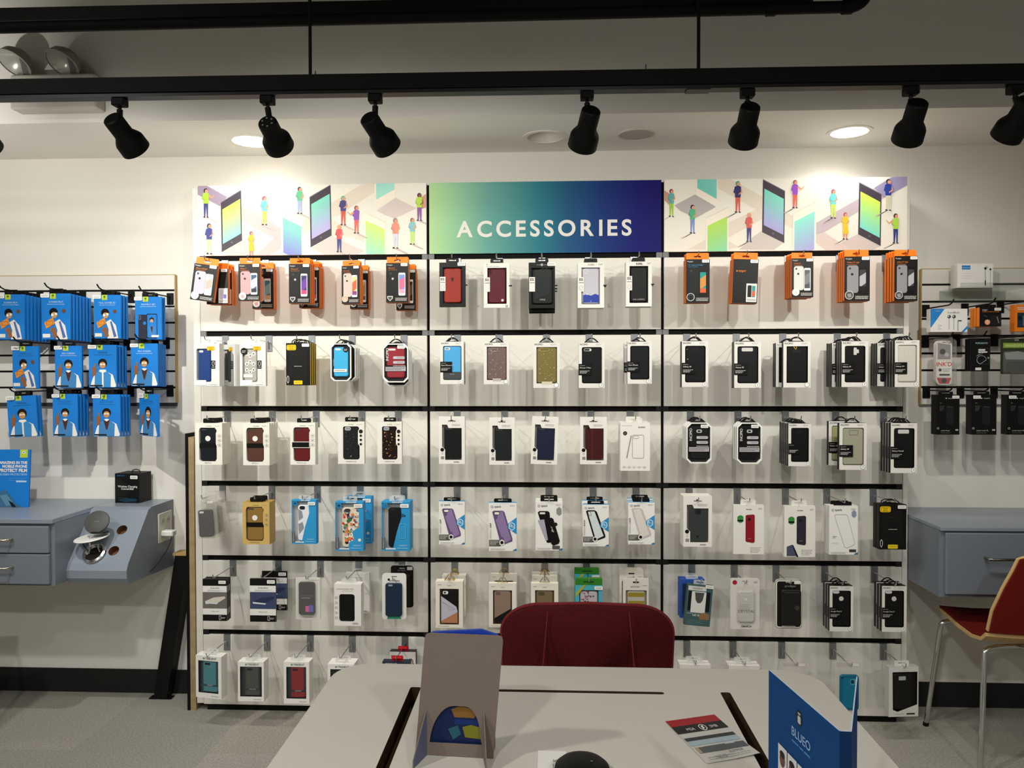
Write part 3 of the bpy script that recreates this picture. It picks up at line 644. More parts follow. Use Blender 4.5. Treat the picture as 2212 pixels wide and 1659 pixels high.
left_items = [('p', [(60, 80), (160, 88), (345, 190), (480, 270), (840, 470), (840, 660), (730, 722), (600, 722), (775, 565), (480, 410), (280, 275), (60, 165)], '#cdbab8'), ('p', [(60, 80), (160, 88), (345, 190), (280, 275), (60, 160)], PU),
  ('p', [(485, 585), (620, 650), (600, 722), (340, 722), (300, 690)], SH), ('p', [(1300, 250), (1600, 72), (1705, 72), (1705, 150), (1310, 395), (1440, 470), (1600, 560), (1600, 600), (1480, 560), (1300, 540)], TN),
  ('p', [(1120, 655), (1310, 548), (1600, 690), (1540, 722), (1240, 722)], '#d0c6c0'), ('p', [(1715, 320), (1890, 205), (2080, 300), (1880, 395), (1790, 360)], '#d2c5bf'), ('p', [(2100, 220), (2170, 165), (2170, 290), (2100, 320)], '#cf9a84'), ('p', [(1040, 400), (1110, 380), (1110, 480), (1040, 530)], TN),
  *phone((288, 245), (476, 135), (482, 585), (292, 690), 1, '#d8e860', '#8fe0cf', 0, 12), *phone((1106, 200), (1298, 92), (1306, 545), (1112, 652), 1, '#7fd8bb', '#b4a5d8', 0, 12),
  *phone((845, 305), (1040, 400), (1040, 850), (848, 760), 0, '#88dcc0', '#7f86cf', 0, 12), *phone((1602, 335), (1800, 430), (1800, 880), (1606, 780), 0, '#cfe878', '#9adccc', 0, 12), *phone((1700, -230), (1890, -330), (1888, 205), (1700, 310), 0, '#86cfd0', '#a4dccc', 0, 12),
  ('h', 150, 115, 375, '#a8cf3f', '#3d4684', '#33303a', {'arm': 1}), ('h', 178, 432, 705, '#41488c', '#c2c39c', '#3a333c', {}), ('h', 690, 188, 445, '#74cfc6', '#c0e05a', '#a04058', {}), ('h', 567, 505, 725, '#e8b830', '#d98a78', '#8a5560', {'skirt': '#e8b830'}),
  ('h', 1015, 105, 345, '#5fb98c', '#a4b4e2', '#3a3440', {}), ('h', 1413, 188, 450, '#4a4582', '#d05a48', '#4fb99a', {}), ('h', 1533, 278, 525, '#8a5cb4', '#e0685e', '#8a4a50', {'arm': -1}), ('h', 1375, 450, 695, '#d8555a', '#4a4a86', '#d8a07a', {}),
  ('h', 1887, 392, 665, '#e8907a', '#cfd4e2', '#8a8290', {}), ('h', 2040, 392, 630, '#8ac0c4', '#c0e07a', '#8a5e62', {}), ('h', 2105, 165, 415, '#b8d84e', '#8a5aa4', '#4a3038', {'skin': '#8a5a48'})]
b = drawing(-1.377, -SEAM-.0055, ((68, 90), (2165, 70), (2170, 718), (75, 722)), left_items)
o = link('illustrated_panel', b.mesh('illustrated_panel')); tag(o, 'illustrated panel of people among phones, left end of the header', 'sign panel')
right_items = [('p', [(2140, 30), (2140, 100), (1900, 235), (1720, 330), (1430, 510), (1360, 540), (1360, 430), (1715, 225), (1850, 130), (2000, 30)], '#c3b4ba'), ('p', [(2140, 30), (2140, 100), (1930, 215), (1850, 130), (2010, 35)], '#9a90b4'), ('p', [(1360, 530), (1430, 510), (1660, 662), (1440, 662), (1360, 600)], '#d6c6be'),
  ('p', [(1570, 600), (1720, 520), (1905, 625), (1840, 662), (1650, 662)], SH), ('p', [(515, 60), (620, 60), (900, 210), (900, 330), (850, 320), (515, 140)], TN), ('p', [(850, 320), (900, 330), (900, 400), (610, 560), (610, 430)], TN), ('p', [(810, 560), (895, 500), (1085, 600), (1000, 662), (700, 662)], '#c9c0b9'),
  ('p', [(140, 290), (320, 195), (500, 300), (330, 395), (200, 340)], '#b3aba8'), ('p', [(50, 160), (100, 190), (130, 320), (50, 240)], '#c98f7c'), ('p', [(1095, 340), (1160, 370), (1160, 480), (1095, 440)], TN), ('p', [(610, 590), (700, 640), (610, 662)], TN), ('p', [(260, 662), (410, 580), (410, 662)], TN),
  *phone((903, 68), (1092, 168), (1088, 605), (897, 512), 1, '#7fdcc0', '#a8a0d8', 0, 12), *phone((1722, 88), (1912, 190), (1908, 625), (1716, 525), 1, '#d4ec56', '#7fdcd0', 0, 12), *phone((415, 400), (608, 305), (606, 760), (412, 860), 0, '#b4dc58', '#7fd0b0', 0, 12),
  *phone((1160, 360), (1355, 258), (1352, 720), (1158, 820), 0, '#8fe4d0', '#a8a4dc', 0, 12), *phone((325, -240), (515, -140), (515, 305), (325, 200), 0, '#8fd8c8', '#6fc4b8', 0, 12),
  ('h', 115, 152, 385, '#5fa8a4', '#9cc83e', '#7a2c40', {'sh': -1}), ('h', 298, 285, 525, '#4fae7e', '#8090c8', '#2c2630', {'sh': -1}), ('h', 688, 82, 345, '#2f2f66', '#cf5a4a', '#3f9e86', {'sh': -1}), ('h', 785, 350, 595, '#cf5a54', '#3c4078', '#d8a080', {'sh': -1}),
  ('h', 1178, 70, 305, '#9a4cc0', '#e0604c', '#a0485a', {'arm': 1, 'sh': -1}), ('h', 1503, 147, 390, '#74d0cc', '#c8e860', '#b04a66', {'sh': -1}), ('h', 1606, 343, 570, '#ecc030', '#d88c70', '#a05a5c', {'skirt': '#ecc030', 'sh': -1}), ('h', 1968, 58, 322, '#2c3f94', '#cccba8', '#2c2a34', {'sh': -1}), ('h', 2032, 350, 600, '#a8d44a', '#2e3a80', '#3a3036', {'arm': -1, 'sh': -1})]
b = drawing(SEAM+.0055, 1.381, ((52, 72), (2133, 33), (2127, 655), (55, 685)), right_items)
o = link('illustrated_panel', b.mesh('illustrated_panel')); tag(o, 'illustrated panel of people among phones, right end of the header', 'sign panel')

# ================================================================ hooks and packages on the display wall
ROWN = ['top', 'second', 'third', 'fourth', 'fifth', 'bottom']; BAYN = ['left', 'middle', 'right']; NTH = ['first', 'second', 'third', 'fourth', 'fifth']
ORD = ['foremost', 'second', 'third', 'fourth', 'fifth', 'sixth', 'seventh']
HL = .185
def hook_meshes():
    p = MB(); p.rbox(-.013, -.004, -.062, .013, -.0002, .0, STEEL(), .0008); p.box(-.013, -.004, -.001, .013, .008, .0012, STEEL())
    wv = MB(); wv.tube([(0, -.004, -.05), (0, -.008, -.05), (0, -.008, -.026), (0, -.012, -.022), (0, -HL+.006, -.022), (0, -HL, -.018), (0, -HL-.004, -.006)], .0021, CHROME(), 8)
    return p.mesh('plate'), wv.mesh('wire')
HM = hook_meshes(); HOOKS = {}
def hook(bay, row, peg, x):
    z = GAPZ-PITCHZ*row-.0095
    t = thing('display_hook', 'silver hook with upturned tip, %s from left, %s row of %s bay' % (NTH[peg], ROWN[row], BAYN[bay]), 'hook', (x, 0, z), group='silver hooks on the display wall')
    link('plate', HM[0], t); link('wire', HM[1], t)
def K(bay, row, peg, rect, spec, look, L=.172, n=1, sp=None, t=.0165, roll=0, yaw=0, hx=None, nohook=0, dx=0, dz=0, alt=None, stag=0, n0=0, tot=None):
    "a stack: rect = outline of the foremost box in the photograph, spec = its look, L = its distance from the wall"
    Y = -L; x0, y0, x1, y1 = rect
    a = atY((x0+x1)/2, y0, Y); c = atY((x0+x1)/2, y1, Y); l = atY(x0, y0, Y); r = atY(x1, y0, Y)
    wd = (r.x-l.x)/turn(a.x, Y, yaw); h = a.z-c.z
    ctr = (a+c)/2
    rl = math.radians(roll); off = Vector((math.sin(rl)*h/2, 0, math.cos(rl)*h/2))
    loc = ctr+off
    if not nohook:
        q = atY(hx, y0, Y).x if hx else loc.x; hook(bay, row, peg, q)
    parts = make_pkg(wd, h, t, spec)
    sp = sp or t+.0015; grp = 'packaged phone cases on the %s row of the %s bay' % (ROWN[row], BAYN[bay])
    tot = tot or n; first = None; altp = None
    for i in range(n):
        k = i+n0
        pos = '%s peg, %s row, %s bay' % (NTH[peg], ROWN[row], BAYN[bay])
        lab = look+', '+(ORD[k]+' in stack, ' if (tot > 1 or n0) else '')+pos
        random.seed(bay*1000+row*100+peg*10+k)
        lc = loc+Vector((dx*i+random.uniform(-1, 1)*stag, sp*i, dz*i-(.0012*(i % 2) if n > 1 else 0)))
        if first is None: first = place('phone_case_box', parts, lc, (0, rl, math.radians(yaw)), lab, 'phone case box', grp)
        else: dup(first, lc, lab)
L_, M_, R_ = 0, 1, 2
# ---- left bay
K(L_,0,0,(415,571,466,650), spigen('#b4b2c8', ('#e9e2df','#d8a59a','#efe8e4'), 'iPhone SE/5s/5'), 'orange-tabbed box picturing lilac case', roll=8, tot=4)
K(L_,0,0,(447,581,494,657), spigen_plain(('#b9b7c4', '#e9e6e2', '#6a62a8')), 'plain black box with orange tab', L=.13, n=3, sp=.026, nohook=1, n0=1, tot=4, stag=.002)
K(L_,0,1,(515,570,562,650), spigen('#cf979b', ('#3b5c7a','#c7d6de','#2a3440'), 'iPhone 7'), 'orange-tabbed box picturing pink case', tot=3)
K(L_,0,1,(545,580,591,667), spigen('#caa6a2', ('#3f7388','#7fa0a6','#c8a27a'), 'iPhone 6 Plus'), 'taller orange-tabbed box picturing teal screen', L=.06, n=2, nohook=1, n0=1, tot=3)
K(L_,0,2,(624,570,670,655), spigen('#1d1d1d', ('#39346a','#6e3f9a','#d2467a'), 'iPhone 6/7', badge=None), 'orange-tabbed box picturing black armour case', n=3, sp=.02, tot=6)
K(L_,0,2,(646,577,690,665), spigen('#1d1d1d', ('#39346a','#6e3f9a','#d2467a'), 'iPhone 6/7', badge=None), 'lower-hanging orange-edged black box', L=.085, n=3, sp=.02, nohook=1, n0=3, tot=6)
K(L_,0,3,(738,574,777,656), spigen('#d9b9ae', ('#e8c98a','#d8663a','#8a3f7a'), 'iPhone 6/7', badge='#e8a07a'), 'orange-tabbed box picturing rose case', n=2, yaw=-9, tot=4, sp=.023)
K(L_,0,3,(756,584,796,667), spigen('#1d1d1d', ('#c9b08a','#b4926a','#7a5c48'), 'iPhone 7'), 'rear black box with orange tab', L=.075, n=2, nohook=1, n0=2, tot=4)
K(L_,0,4,(834,568,882,653), spigen('#1d1d1d', ('#7a8fd0','#d86a8a','#e9a0b4'), 'iPhone X', badge=None), 'orange-tabbed box picturing rugged black case', n=2, tot=4)
K(L_,0,4,(856,582,898,670), spigen('#6b6763', ('#2a2a2a','#555555','#333333'), 'iPhone 7', badge=None), 'rear black box picturing grey case', L=.07, n=2, nohook=1, n0=2, tot=4)
K(L_,1,0,(419,742,474,834), otter_w('#1d3a72'), 'white windowed box with navy case', n=2, t=.02, tot=3)
K(L_,1,0,(480,744,508,834), otter_w('#4a4b4d'), 'turned white box with grey case', L=.08, nohook=1, n0=2, tot=3, yaw=-38, t=.02)
K(L_,1,1,(518,742,574,834), otter_w('#a9a59c', cops=[x for i in range(9) for x in (('c', .27+.13*(i % 3), .24+.19*(i//3)+.05*(i % 2), .07, '#e9e6df'), ('c', .27+.13*(i % 3), .24+.19*(i//3)+.05*(i % 2), .035, '#6f6b66'))]+[('r', .14, .72, .5, .8, WH)], ops=otter_w('#111111')['ops']+[('c', .17, .18, .13, '#161616'), ('l', .09, .17, .25, 2, .03, WH, .01)]), 'white windowed box with floral grey case')
K(L_,1,2,(618,741,670,832), otter_b(), 'black box with yellow stickers', n=4, sp=.022, t=.012)
K(L_,1,3,(714,742,758,823), octo('#3fa8d8', words=0), 'eight-sided pack with sky blue case', t=.022, tot=4)
K(L_,1,3,(723,744,768,823), octo('#2c2c2e', words=0), 'eight-sided pack with black case', L=.135, n=3, sp=.026, nohook=1, n0=1, tot=4, t=.022)
K(L_,1,4,(827,742,882,826), octo('#8e2a33'), 'eight-sided pack with red case', t=.022, tot=4)
K(L_,1,4,(830,748,884,834), octo('#8e2a33'), 'lower eight-sided pack with red case', L=.145, n=3, sp=.024, nohook=1, n0=1, tot=4, t=.022)
K(L_,2,0,(423,914,480,1004), pinto('#20252e'), 'white box with black card case', n=4, sp=.019, t=.0175)
K(L_,2,1,(525,914,582,1005), pinto('#56352b'), 'white box with brown card case', n=4, sp=.024, t=.0175)
K(L_,2,2,(627,913,681,1004), pinto('#5f181b', band=2, title='PINTO SI plus'), 'white box with dark red case', n=2, t=.0175)
K(L_,2,3,(730,911,787,1002), karbon('#25282b', ['#3a4044', '#2c3236', '#454b50', '#1b1e20']), 'white box with charcoal flecked case', t=.02)
K(L_,2,4,(815,911,868,1002), karbon('#24100e', ['#c08a3a', '#8a4a24', '#e0b26a', '#5c2a18']), 'white box with amber flecked case', t=.02)
blist = lambda case, **k: dict(kind='card', bname='insert_card', body=mat('#e5e1d8', alpha=-.3), blister=(.04, .12, .96, .97), case=(.14, .34, .84, .95, case, .1), cops=[('r', .22, .365, .44, .41, '#d0cfcc', .04)], ops=[('t', 'verizon', .36, .2, .07, '#8a8884'), ('r', .55, .15, .85, .2, WH, .02)], rad=.1, slot=.06, **k)
K(L_,3,0,(421,1070,464,1165), blist('#2b2c2e'), 'clear blister pack with black case', n=3, sp=.04, t=.026, roll=-3)
K(L_,3,1,(524,1085,582,1176), pinto('#8a6a34', tan=1, title='WOOD 6/6s'), 'tan box with bamboo coloured case', n=3, t=.02)
K(L_,3,2,(630,1080,683,1175), speckblue('#dfe2e8', [('p', [(.26, .2), (.42, .26), (.46, .4), (.28, .48)], '#8e9098'), ('p', [(.26, .55), (.44, .5), (.5, .64), (.3, .78)], '#8e9098'), ('r', .32, .14, .54, .22, '#2a2a2c', .06)]), 'blue and clear box with white case', t=.03)
random.seed(11); fl = []
for i in range(120):
    q = [('c', random.uniform(.28, .86), random.uniform(.16, .9), random.uniform(.02, .06), random.choice(['#c8402e', '#e07a3a', '#e8dcc8', '#2f6a44', '#29242c', '#d898a0', '#7a9a5a', '#f0e8d8', '#4a6a9a']))]; fl += q
K(L_,3,3,(724,1084,785,1190), speckblue('#d8cdb8', fl+[('r', .34, .14, .54, .2, '#3a3436', .06)], wp=[(.03, .03), (.84, .03), (.84, .5), (.6, .62), (.68, .78), (.5, .82), (.44, .97), (.03, .97)]), 'large blue box with flower print case', t=.034, tot=2)
K(L_,3,3,(745,1073,803,1174), speckblue('#7a6a5c', fl), 'blue box behind flower print one', L=.075, nohook=1, n0=1, tot=2, t=.034)
K(L_,3,4,(824,1084,885,1190), speckblue('#1b1d20', [('r', .3, .14, .52, .19, '#2c2e31', .05)], [('t', '2x', .72, .3, .1, '#15313f', 'l', 0, .02), ('o', .62, .45, .86, .75, .04, .02, '#57b4de')]), 'blue and clear box with black case', t=.034, n=2)
K(L_,4,0,(438,1251,490,1341), pad('#cfc9b8', 0), 'black and white striped sleeve, cream wallet', n=3, sp=.014, t=.008)
K(L_,4,1,(540,1250,596,1343), pad('#2b3350', 1), 'striped sleeve picturing blue wallet', t=.008, tot=2)
K(L_,4,1,(566,1234,620,1318), pad('#2b3350', 1), 'rear striped sleeve picturing blue wallet', L=.06, t=.008, nohook=1, n0=1, tot=2)
K(L_,4,2,(637,1250,690,1340), dict(kind='card', body='#d6d3cc', blister=(.06, .06, .9, .93), case=(.14, .09, .8, .88, '#2a2426', .1), cops=[('r', .14, .4, .8, .42, '#4a4446'), ('t', 'SurfacePad', .24, .48, .06, '#a5a09c'), ('r', .42, .66, .56, .8, '#d84a8a', .02), ('r', .56, .64, .74, .8, '#4f56b8', .02)], ops=[('l', .6, .05, .92, 1, .02, '#8a8a88', .008), ('t', 'twelve south', .5, .95, .05, '#7a7874', 'c')], rad=.02), 'clear pack holding black wallet case', t=.018)
ideal = dict(body='#e6e3dc', win=(.18, .24, .76, .9), rad=.09, floor='#1a1a1a', case=(.2, .25, .76, .89, '#161618', .07), ops=[('t', 'LONDON WALLET CASE', .08, .13, .04, '#6a6864'), ('l', .3, .16, .7, 1, .02, '#9a9894', .006), ('t', 'iDEAL', .68, .96, .06, '#3b3a38')]+[('o', .04, .3+.12*i, .12, .35+.12*i, .02, .01, '#6b6965') for i in range(5)], tab='clear', top='#efece5')
K(L_,4,3,(722,1262,780,1352), ideal, 'white box with black wallet case', n=2, t=.02, tot=3)
K(L_,4,3,(747,1238,798,1325), ideal, 'rear white box with black wallet case', L=.05, t=.02, nohook=1, n0=2, tot=3)
K(L_,4,4,(824,1241,876,1340), dict(kind='card', bname='tray', body='#e4e2de', rad=.12, slot=.07, case=(.15, .2, .84, .92, '#1d2c40', .09), cops=[('r', .28, .225, .46, .26, '#9aa2ac', .03)], ops=[('c', .28, .13, .05, '#1d1d1d'), ('t', 'prodigee', .3, .17, .085, '#4a4a4c'), ('p', [(.2, .99), (.25, .93), (.75, .93), (.8, .99)], '#2f9a7c')]), 'rounded white tray with navy case', t=.02, tot=2)
K(L_,4,4,(843,1223,892,1314), dict(kind='card', bname='tray', body='#1a1a1b', side='#dcdcda', rad=.12, slot=.07, case=(.15, .2, .88, .97, '#202022', .09), ops=[('t', 'prodigee', .3, .13, .07, '#7a7a7c'), ('r', .72, .03, .96, .11, WH, .02)]), 'rounded black tray behind white tray', L=.06, t=.02, nohook=1, n0=1, tot=2)
K(L_,5,0,(423,1417,478,1508), trident('#4f8790', '#2d4b55'), 'white box with teal rugged case', n=2, t=.022, yaw=-10)
K(L_,5,1,(514,1430,570,1515), trident('#4a4f4a', '#33383a', win=(.08, .12, .92, .88)), 'white box with grey green case', n=2, t=.024)
K(L_,5,2,(613,1430,668,1520), trident('#8c2c2e', '#23303c'), 'white box with brick red case', n=2, t=.024)
K(L_,5,3,(708,1435,765,1525), trident('#2a2c30', '#1b1d20'), 'white box with black rugged case', n=2, t=.032)
K(L_,5,4,(826,1430,888,1515), dict(body='#2a3040', side='#e2dfd8', top='#2a3040', ops=[('t', 'SEIDIO', .1, .1, .1, '#c9c7c2')], tab='red'), 'dark box with red hanger tab', t=.03, tot=2)
K(L_,5,4,(842,1408,898,1490), dict(body='#d9d5ce', side='#2e2c2c', top='#3a3436', win=(.06, .3, .94, .94), rad=.02, floor='#1d1a1b', case=(.2, .34, .8, .92, '#26262a', .08), ops=[('t', 'SEIDIO', .05, .17, .11, '#2c2a2a', 'l', 0, .015), ('c', .8, .25, .11, '#7a1f22')], tab='red'), 'white fronted box with red hanger tab', L=.07, t=.03, nohook=1, n0=1, tot=2)
# ---- middle bay
lbl = [('r', .02, .32, .24, .64, '#ded9d4', .01), ('l', .05, .35, .2, 2, .03, '#55534f', .02), ('l', .04, .44, .22, 1, .02, '#2a2a28', .012), ('o', .07, .51, .19, .61, .05, .01, '#8a8884')]
tg = [('r', .97, .495, 1.09, .525, '#111111')]
K(M_,0,0,(949,567,1005,663), winbox('#151414', '#1d1c1c', '#8e2a1e', (.14, .11, .88, .92), inner='#151414', floor='#1c1b1b', cops=[('r', .44, .15, .58, .17, '#7a1d14'), ('p', [(.45, .34), (.55, .34), (.54, .4), (.5, .43), (.46, .4)], '#2b2320')], ops=lbl+tg, st=(.86, .04)), 'black box with bright red case', t=.018)
K(M_,0,1,(1045,568,1101,665), winbox('#dedbd3', '#dcd7ce', '#541823', (.14, .11, .88, .91), inner='#5a2a30', floor='#4a1820', cops=[('r', .22, .14, .3, .25, '#2b0f14', .04), ('c', .72, .83, .05, '#c9c4c0')], ops=lbl[:3]+tg+[('t', 'M', .1, .05, .05, '#6b6b69'), ('l', .1, .075, .6, 1, .02, '#8a8884', .008), ('c', .88, .96, .045, '#2b2b2b'), ('c', .88, .96, .028, '#c9cdd2')]), 'white box with burgundy case', t=.018)
stripes = [('p', [(.25, .2+.035*i), (.8, .06+.035*i), (.8, .068+.035*i), (.25, .208+.035*i)], '#3d4244') for i in range(18)]
K(M_,0,2,(1142,567,1199,665), winbox('#17191a', '#101112', '#1d2021', (.1, .12, .94, .93), inner='#0e0f10', floor='#121415', cops=stripes+[('t', 'MINI', .52, .84, .07, '#9a9da0', 'c')], ops=lbl[:3]+tg+[('c', .5, .05, .05, '#9a9da0'), ('l', .3, .05, .7, 1, .02, '#9a9da0', .008)], st=(.86, .04)), 'black box with striped dark case', n=3, sp=.03, t=.024, dz=-.0075)
K(M_,0,3,(1248,567,1305,665), winbox('#dedbd4', '#d9d5ce', '#b9b6bf', (.14, .11, .84, .92), inner='#c9c6cc', floor='#a9a6b0', cops=[('o', .22, .14, .38, .24, .05, .012, '#e9e7ec'), ('p', [(.2, .72), (.34, .7), (.5, .73), (.66, .69), (.8, .72), (.8, .88), (.2, .88)], '#2a3f96'), ('c', .36, .7, .025, '#d9d9e9'), ('c', .56, .68, .02, '#d9d9e9'), ('t', 'G', .47, .87, .05, '#c9c9e0')], ops=lbl+tg+[('t', 'GUESS', .5, .065, .062, '#6a6864', 'c'), ('l', .78, .03, .95, 2, .02, '#9a9894', .008)]), 'white box with clear glitter case', n=2, t=.024)
K(M_,0,4,(1352,565,1408,662), winbox('#dedbd4', '#d9d5ce', '#151517', (.14, .1, .86, .92), inner='#151517', floor='#1b1b1d', cops=[('t', 'KARL LAGERFELD', .5, .85, .04, '#bdbdbb', 'c')], ops=lbl+tg+[('t', 'KARL', .52, .07, .075, '#2b2b2b', 'c', 0, .02), ('l', .82, .03, .97, 2, .02, '#9a9894', .008)]), 'white box with plain black case', n=2, t=.024)
K(M_,1,0,(951,738,1002,830), incipio('#4ba2d6', 'New iPhone 4.7"', cam='round', cops=[('r', .18, .13, .42, .2, '#cfd6da', .06), ('r', .21, .145, .36, .185, '#8a9298', .04), ('r', .15, .71, .87, .88, '#43474a', .03), ('l', .4, .76, .6, 1, .02, '#a5a9ac', .008)], asp=.55), 'white box with blue and grey case', n=2, t=.018, sp=.03)
random.seed(21)
def glitter(cols, n=90): return [('c', random.uniform(.2, .82), random.uniform(.1, .9), random.uniform(.005, .014), random.choice(cols)) for i in range(n)]
K(M_,1,1,(1045,740,1100,830), incipio('#6f5c58', cam='none', lab=0, num=' ', sd='#dcd8d0', sharp=1, inner='#c9c5bd', cops=glitter(['#a8908c', '#c9b6ae', '#e9dcd6', '#8a736e'])+[('o', .25, .13, .55, .22, .06, .012, '#b7a29c'), ('r', .35, .86, .68, .93, '#b9aca8')]), 'white box with rose glitter case')
K(M_,1,2,(1152,740,1209,838), incipio('#766a3c', cam='none', lab=0, num=' ', sd='#dcd8d0', sharp=1, inner='#c9c5bd', cops=glitter(['#b4a254', '#d6c67a', '#9a8a3c', '#efe4a8'])+[('o', .25, .12, .6, .2, .06, .012, '#b7a75c'), ('r', .32, .86, .72, .93, '#cfc9ae')]), 'white box with gold glitter case')
K(M_,1,3,(1250,740,1306,838), incipio('#1d1e21', 'iPhone 7 Plus', '3', cam='plus', ops=None) if 0 else incipio('#1d1e21', 'iPhone 7 Plus', '3', cam='plus'), 'white box with glossy black case, plus size')
K(M_,1,4,(1355,738,1408,829), incipio('#1c2023', 'New iPhone', '3', cam='none', floor='#222629'), 'white box with matte black case', t=.018, tot=2)
K(M_,1,4,(1348,742,1400,829), incipio('#1c2023', 'New iPhone', '3', cam='none', floor='#222629'), 'white box with matte black case', L=.12, t=.018, tot=2, n0=1, nohook=1)
K(M_,2,0,(948,900,1004,1002), evu('#1d1e20'), 'white notched-window box with black case', n=2, t=.02)
K(M_,2,1,(1057,902,1112,1004), evu('#2b2f30'), 'white notched-window box with grey case', t=.018)
K(M_,2,2,(1148,900,1205,1003), evu('#1b2138'), 'white notched-window box with navy case', roll=2, t=.018)
K(M_,2,3,(1253,901,1311,1003), evu('#3f1514', cops=[('r', .27, .215, .45, .26, '#2a0f0e', .05), ('r', .4, .24, .5, .89, '#4d1b19')]), 'white notched-window box with maroon case', t=.018)
clearb = dict(body='#eae8e2', side='#e0ddd6', ops=[('t', 'evutec', .6, .11, .065, '#2b2b2b', 'l', 0, .01), ('l', .05, .06, .4, 1, .02, '#9a9892', .006), ('c', .16, .22, .07, '#2b2a24'), ('c', .16, .22, .04, '#5c5a3c'), ('o', .4, .25, .8, .74, .06, .016, '#a9a9a6'), ('o', .43, .27, .62, .33, .03, .01, '#a9a9a6'), ('p', [(.35, .27), (.38, .27), (.23, .74), (.2, .73)], '#8f8d86')]+[('l', .08+.17*i, .91, .2+.17*i, 2, .02, '#9a9892', .006) for i in range(5)], tab='white')
K(M_,2,4,(1340,913,1404,1017), clearb, 'white box picturing clear case outline', n=3, sp=.03, t=.02)
K(M_,3,0,(948,1083,1004,1176), speck('PRESIDIO', 'GRIP', slab('#655078', '#8d78a2')), 'white box picturing purple grip case', t=.02)
K(M_,3,1,(1056,1086,1116,1190), speck('PRESIDIO', 'GRIP', slab('#655078', '#8d78a2')), 'larger white box picturing purple grip case', t=.02)
K(M_,3,2,(1157,1084,1215,1189), speck('', '', [('p', [(.08, .22), (.14, .19), (.46, .19), (.52, .22), (.62, .8), (.55, .84), (.42, .84)], '#151314'), ('r', .12, .205, .4, .27, '#26221f', .06), ('r', .15, .215, .36, .255, '#dedbd5', .04), ('p', [(.44, .36), (.58, .32), (.66, .35), (.9, .8), (.86, .86), (.66, .9), (.58, .86)], '#1b191a'),
   ('p', [(.08, .38), (.32, .36), (.46, .78), (.38, .8)], '#a9a5b4'), ('c', .74, .46, .07, '#2b292a'), ('P', [(.56, .5), (.62, .54), (.6, .6), (.68, .62)], .02, '#c9c6c0'), ('p', [(.78, .14), (.88, .1), (.96, .14), (.96, .24), (.88, .28), (.78, .24)], '#8f8c8a'), ('r', .62, .9, .9, .97, '#55524e')], gray=0, blue=0, top='#eceae5'), 'white box picturing black card-holding case', n=2, sp=.045, dz=.004, t=.02)
K(M_,3,3,(1259,1090,1315,1180), speck('PRESIDIO', 'SHOW', slab('#1d1b1c', '', 1, '#d3dcdc')), 'white box picturing clear black-rimmed case', n=2, sp=.06, dz=.006, t=.02)
K(M_,3,4,(1357,1085,1414,1176), speck('PRESIDIO', 'CLEAR', slab('#c9beb6', '', 1, '#dfd8d2'), num='8'), 'white box picturing all clear case', n=3, sp=.04, t=.02, dx=.002)
K(M_,4,0,(941,1256,1000,1356), sonix('#1c1a1b', [('p', [(.2, .32), (.76, .55), (.8, .65), (.8, .7), (.2, .88)], '#b9b6c2'), ('p', [(.2, .86), (.8, .66), (.8, .9), (.2, .9)], '#b07a58'), ('P', [(.24, .45), (.4, .5), (.5, .62), (.7, .6)], .01, '#8f8b9a'), ('r', .26, .21, .46, .28, WH, .05), ('c', .34, .245, .04, '#3a3a3a')]), 'cream box with marble and copper case', n=2, t=.02, tot=4)
K(M_,4,0,(955,1243,1006,1330), sonix('#6d5a48', []), 'rear cream box on gold wire hanger', L=.05, n=2, t=.02, n0=2, tot=4, nohook=1)
K(M_,4,1,(1056,1260,1115,1355), sonix('#8c7564', [('p', [(.2, .8), (.8, .58), (.8, .9), (.2, .9)], '#1d1a1a'), ('r', .25, .2, .42, .27, '#6a584c', .04)]), 'cream box with tan and black case', t=.02, tot=2)
K(M_,4,1,(1060,1240,1117,1330), sonix('#3a2418', []), 'rear cream box with dark brown case', L=.04, t=.02, n0=1, tot=2, nohook=1)
K(M_,4,2,(1147,1260,1206,1355), sonix('#75664a', [('r', .26, .2, .5, .28, '#55492f', .05)]), 'cream box with olive gold case', t=.02, tot=3)
K(M_,4,2,(1149,1244,1204,1335), sonix('#8a8072', [], floor='#cfcabc'), 'paler cream box on wire hanger', L=.09, n=2, sp=.05, t=.02, n0=1, tot=3, nohook=1)
random.seed(4); hearts = []
for i in range(34):
    a, c_, s = random.uniform(.2, .78), random.uniform(.24, .88), .035; cc = random.choice(['#7a2438', '#b07890', '#3c3444', '#8a5a6a']); hearts += [('p', [(a, c_+s*.7), (a-s, c_), (a-s*.5, c_-s*.45), (a, c_-s*.1), (a+s*.5, c_-s*.45), (a+s, c_)], cc)]
spade = dict(body='#47a9b8', side='#2f8f9e', top='#3c7a22', win=(.14, .24, .86, .93), rad=.02, floor='#77767c', inner='#38909e', case=(.18, .27, .82, .92, '#b5aeb2', .08), cops=hearts, ops=[('r', 0, 0, 1, .13, '#2f7a22'), ('r', .3, .05, .7, .08, '#1c4414', .01), ('p', [(0, .3), (.3, .13), (.4, .13), (0, .4)], '#a8a83a')], st=(.86, .19))
K(M_,4,3,(1243,1250,1301,1354), spade, 'aqua box with heart print case', L=.172, t=.02, tot=2)
K(M_,4,3,(1241,1228,1294,1320), spade, 'rear aqua box with green top', L=.05, t=.02, n0=1, tot=2, nohook=1)
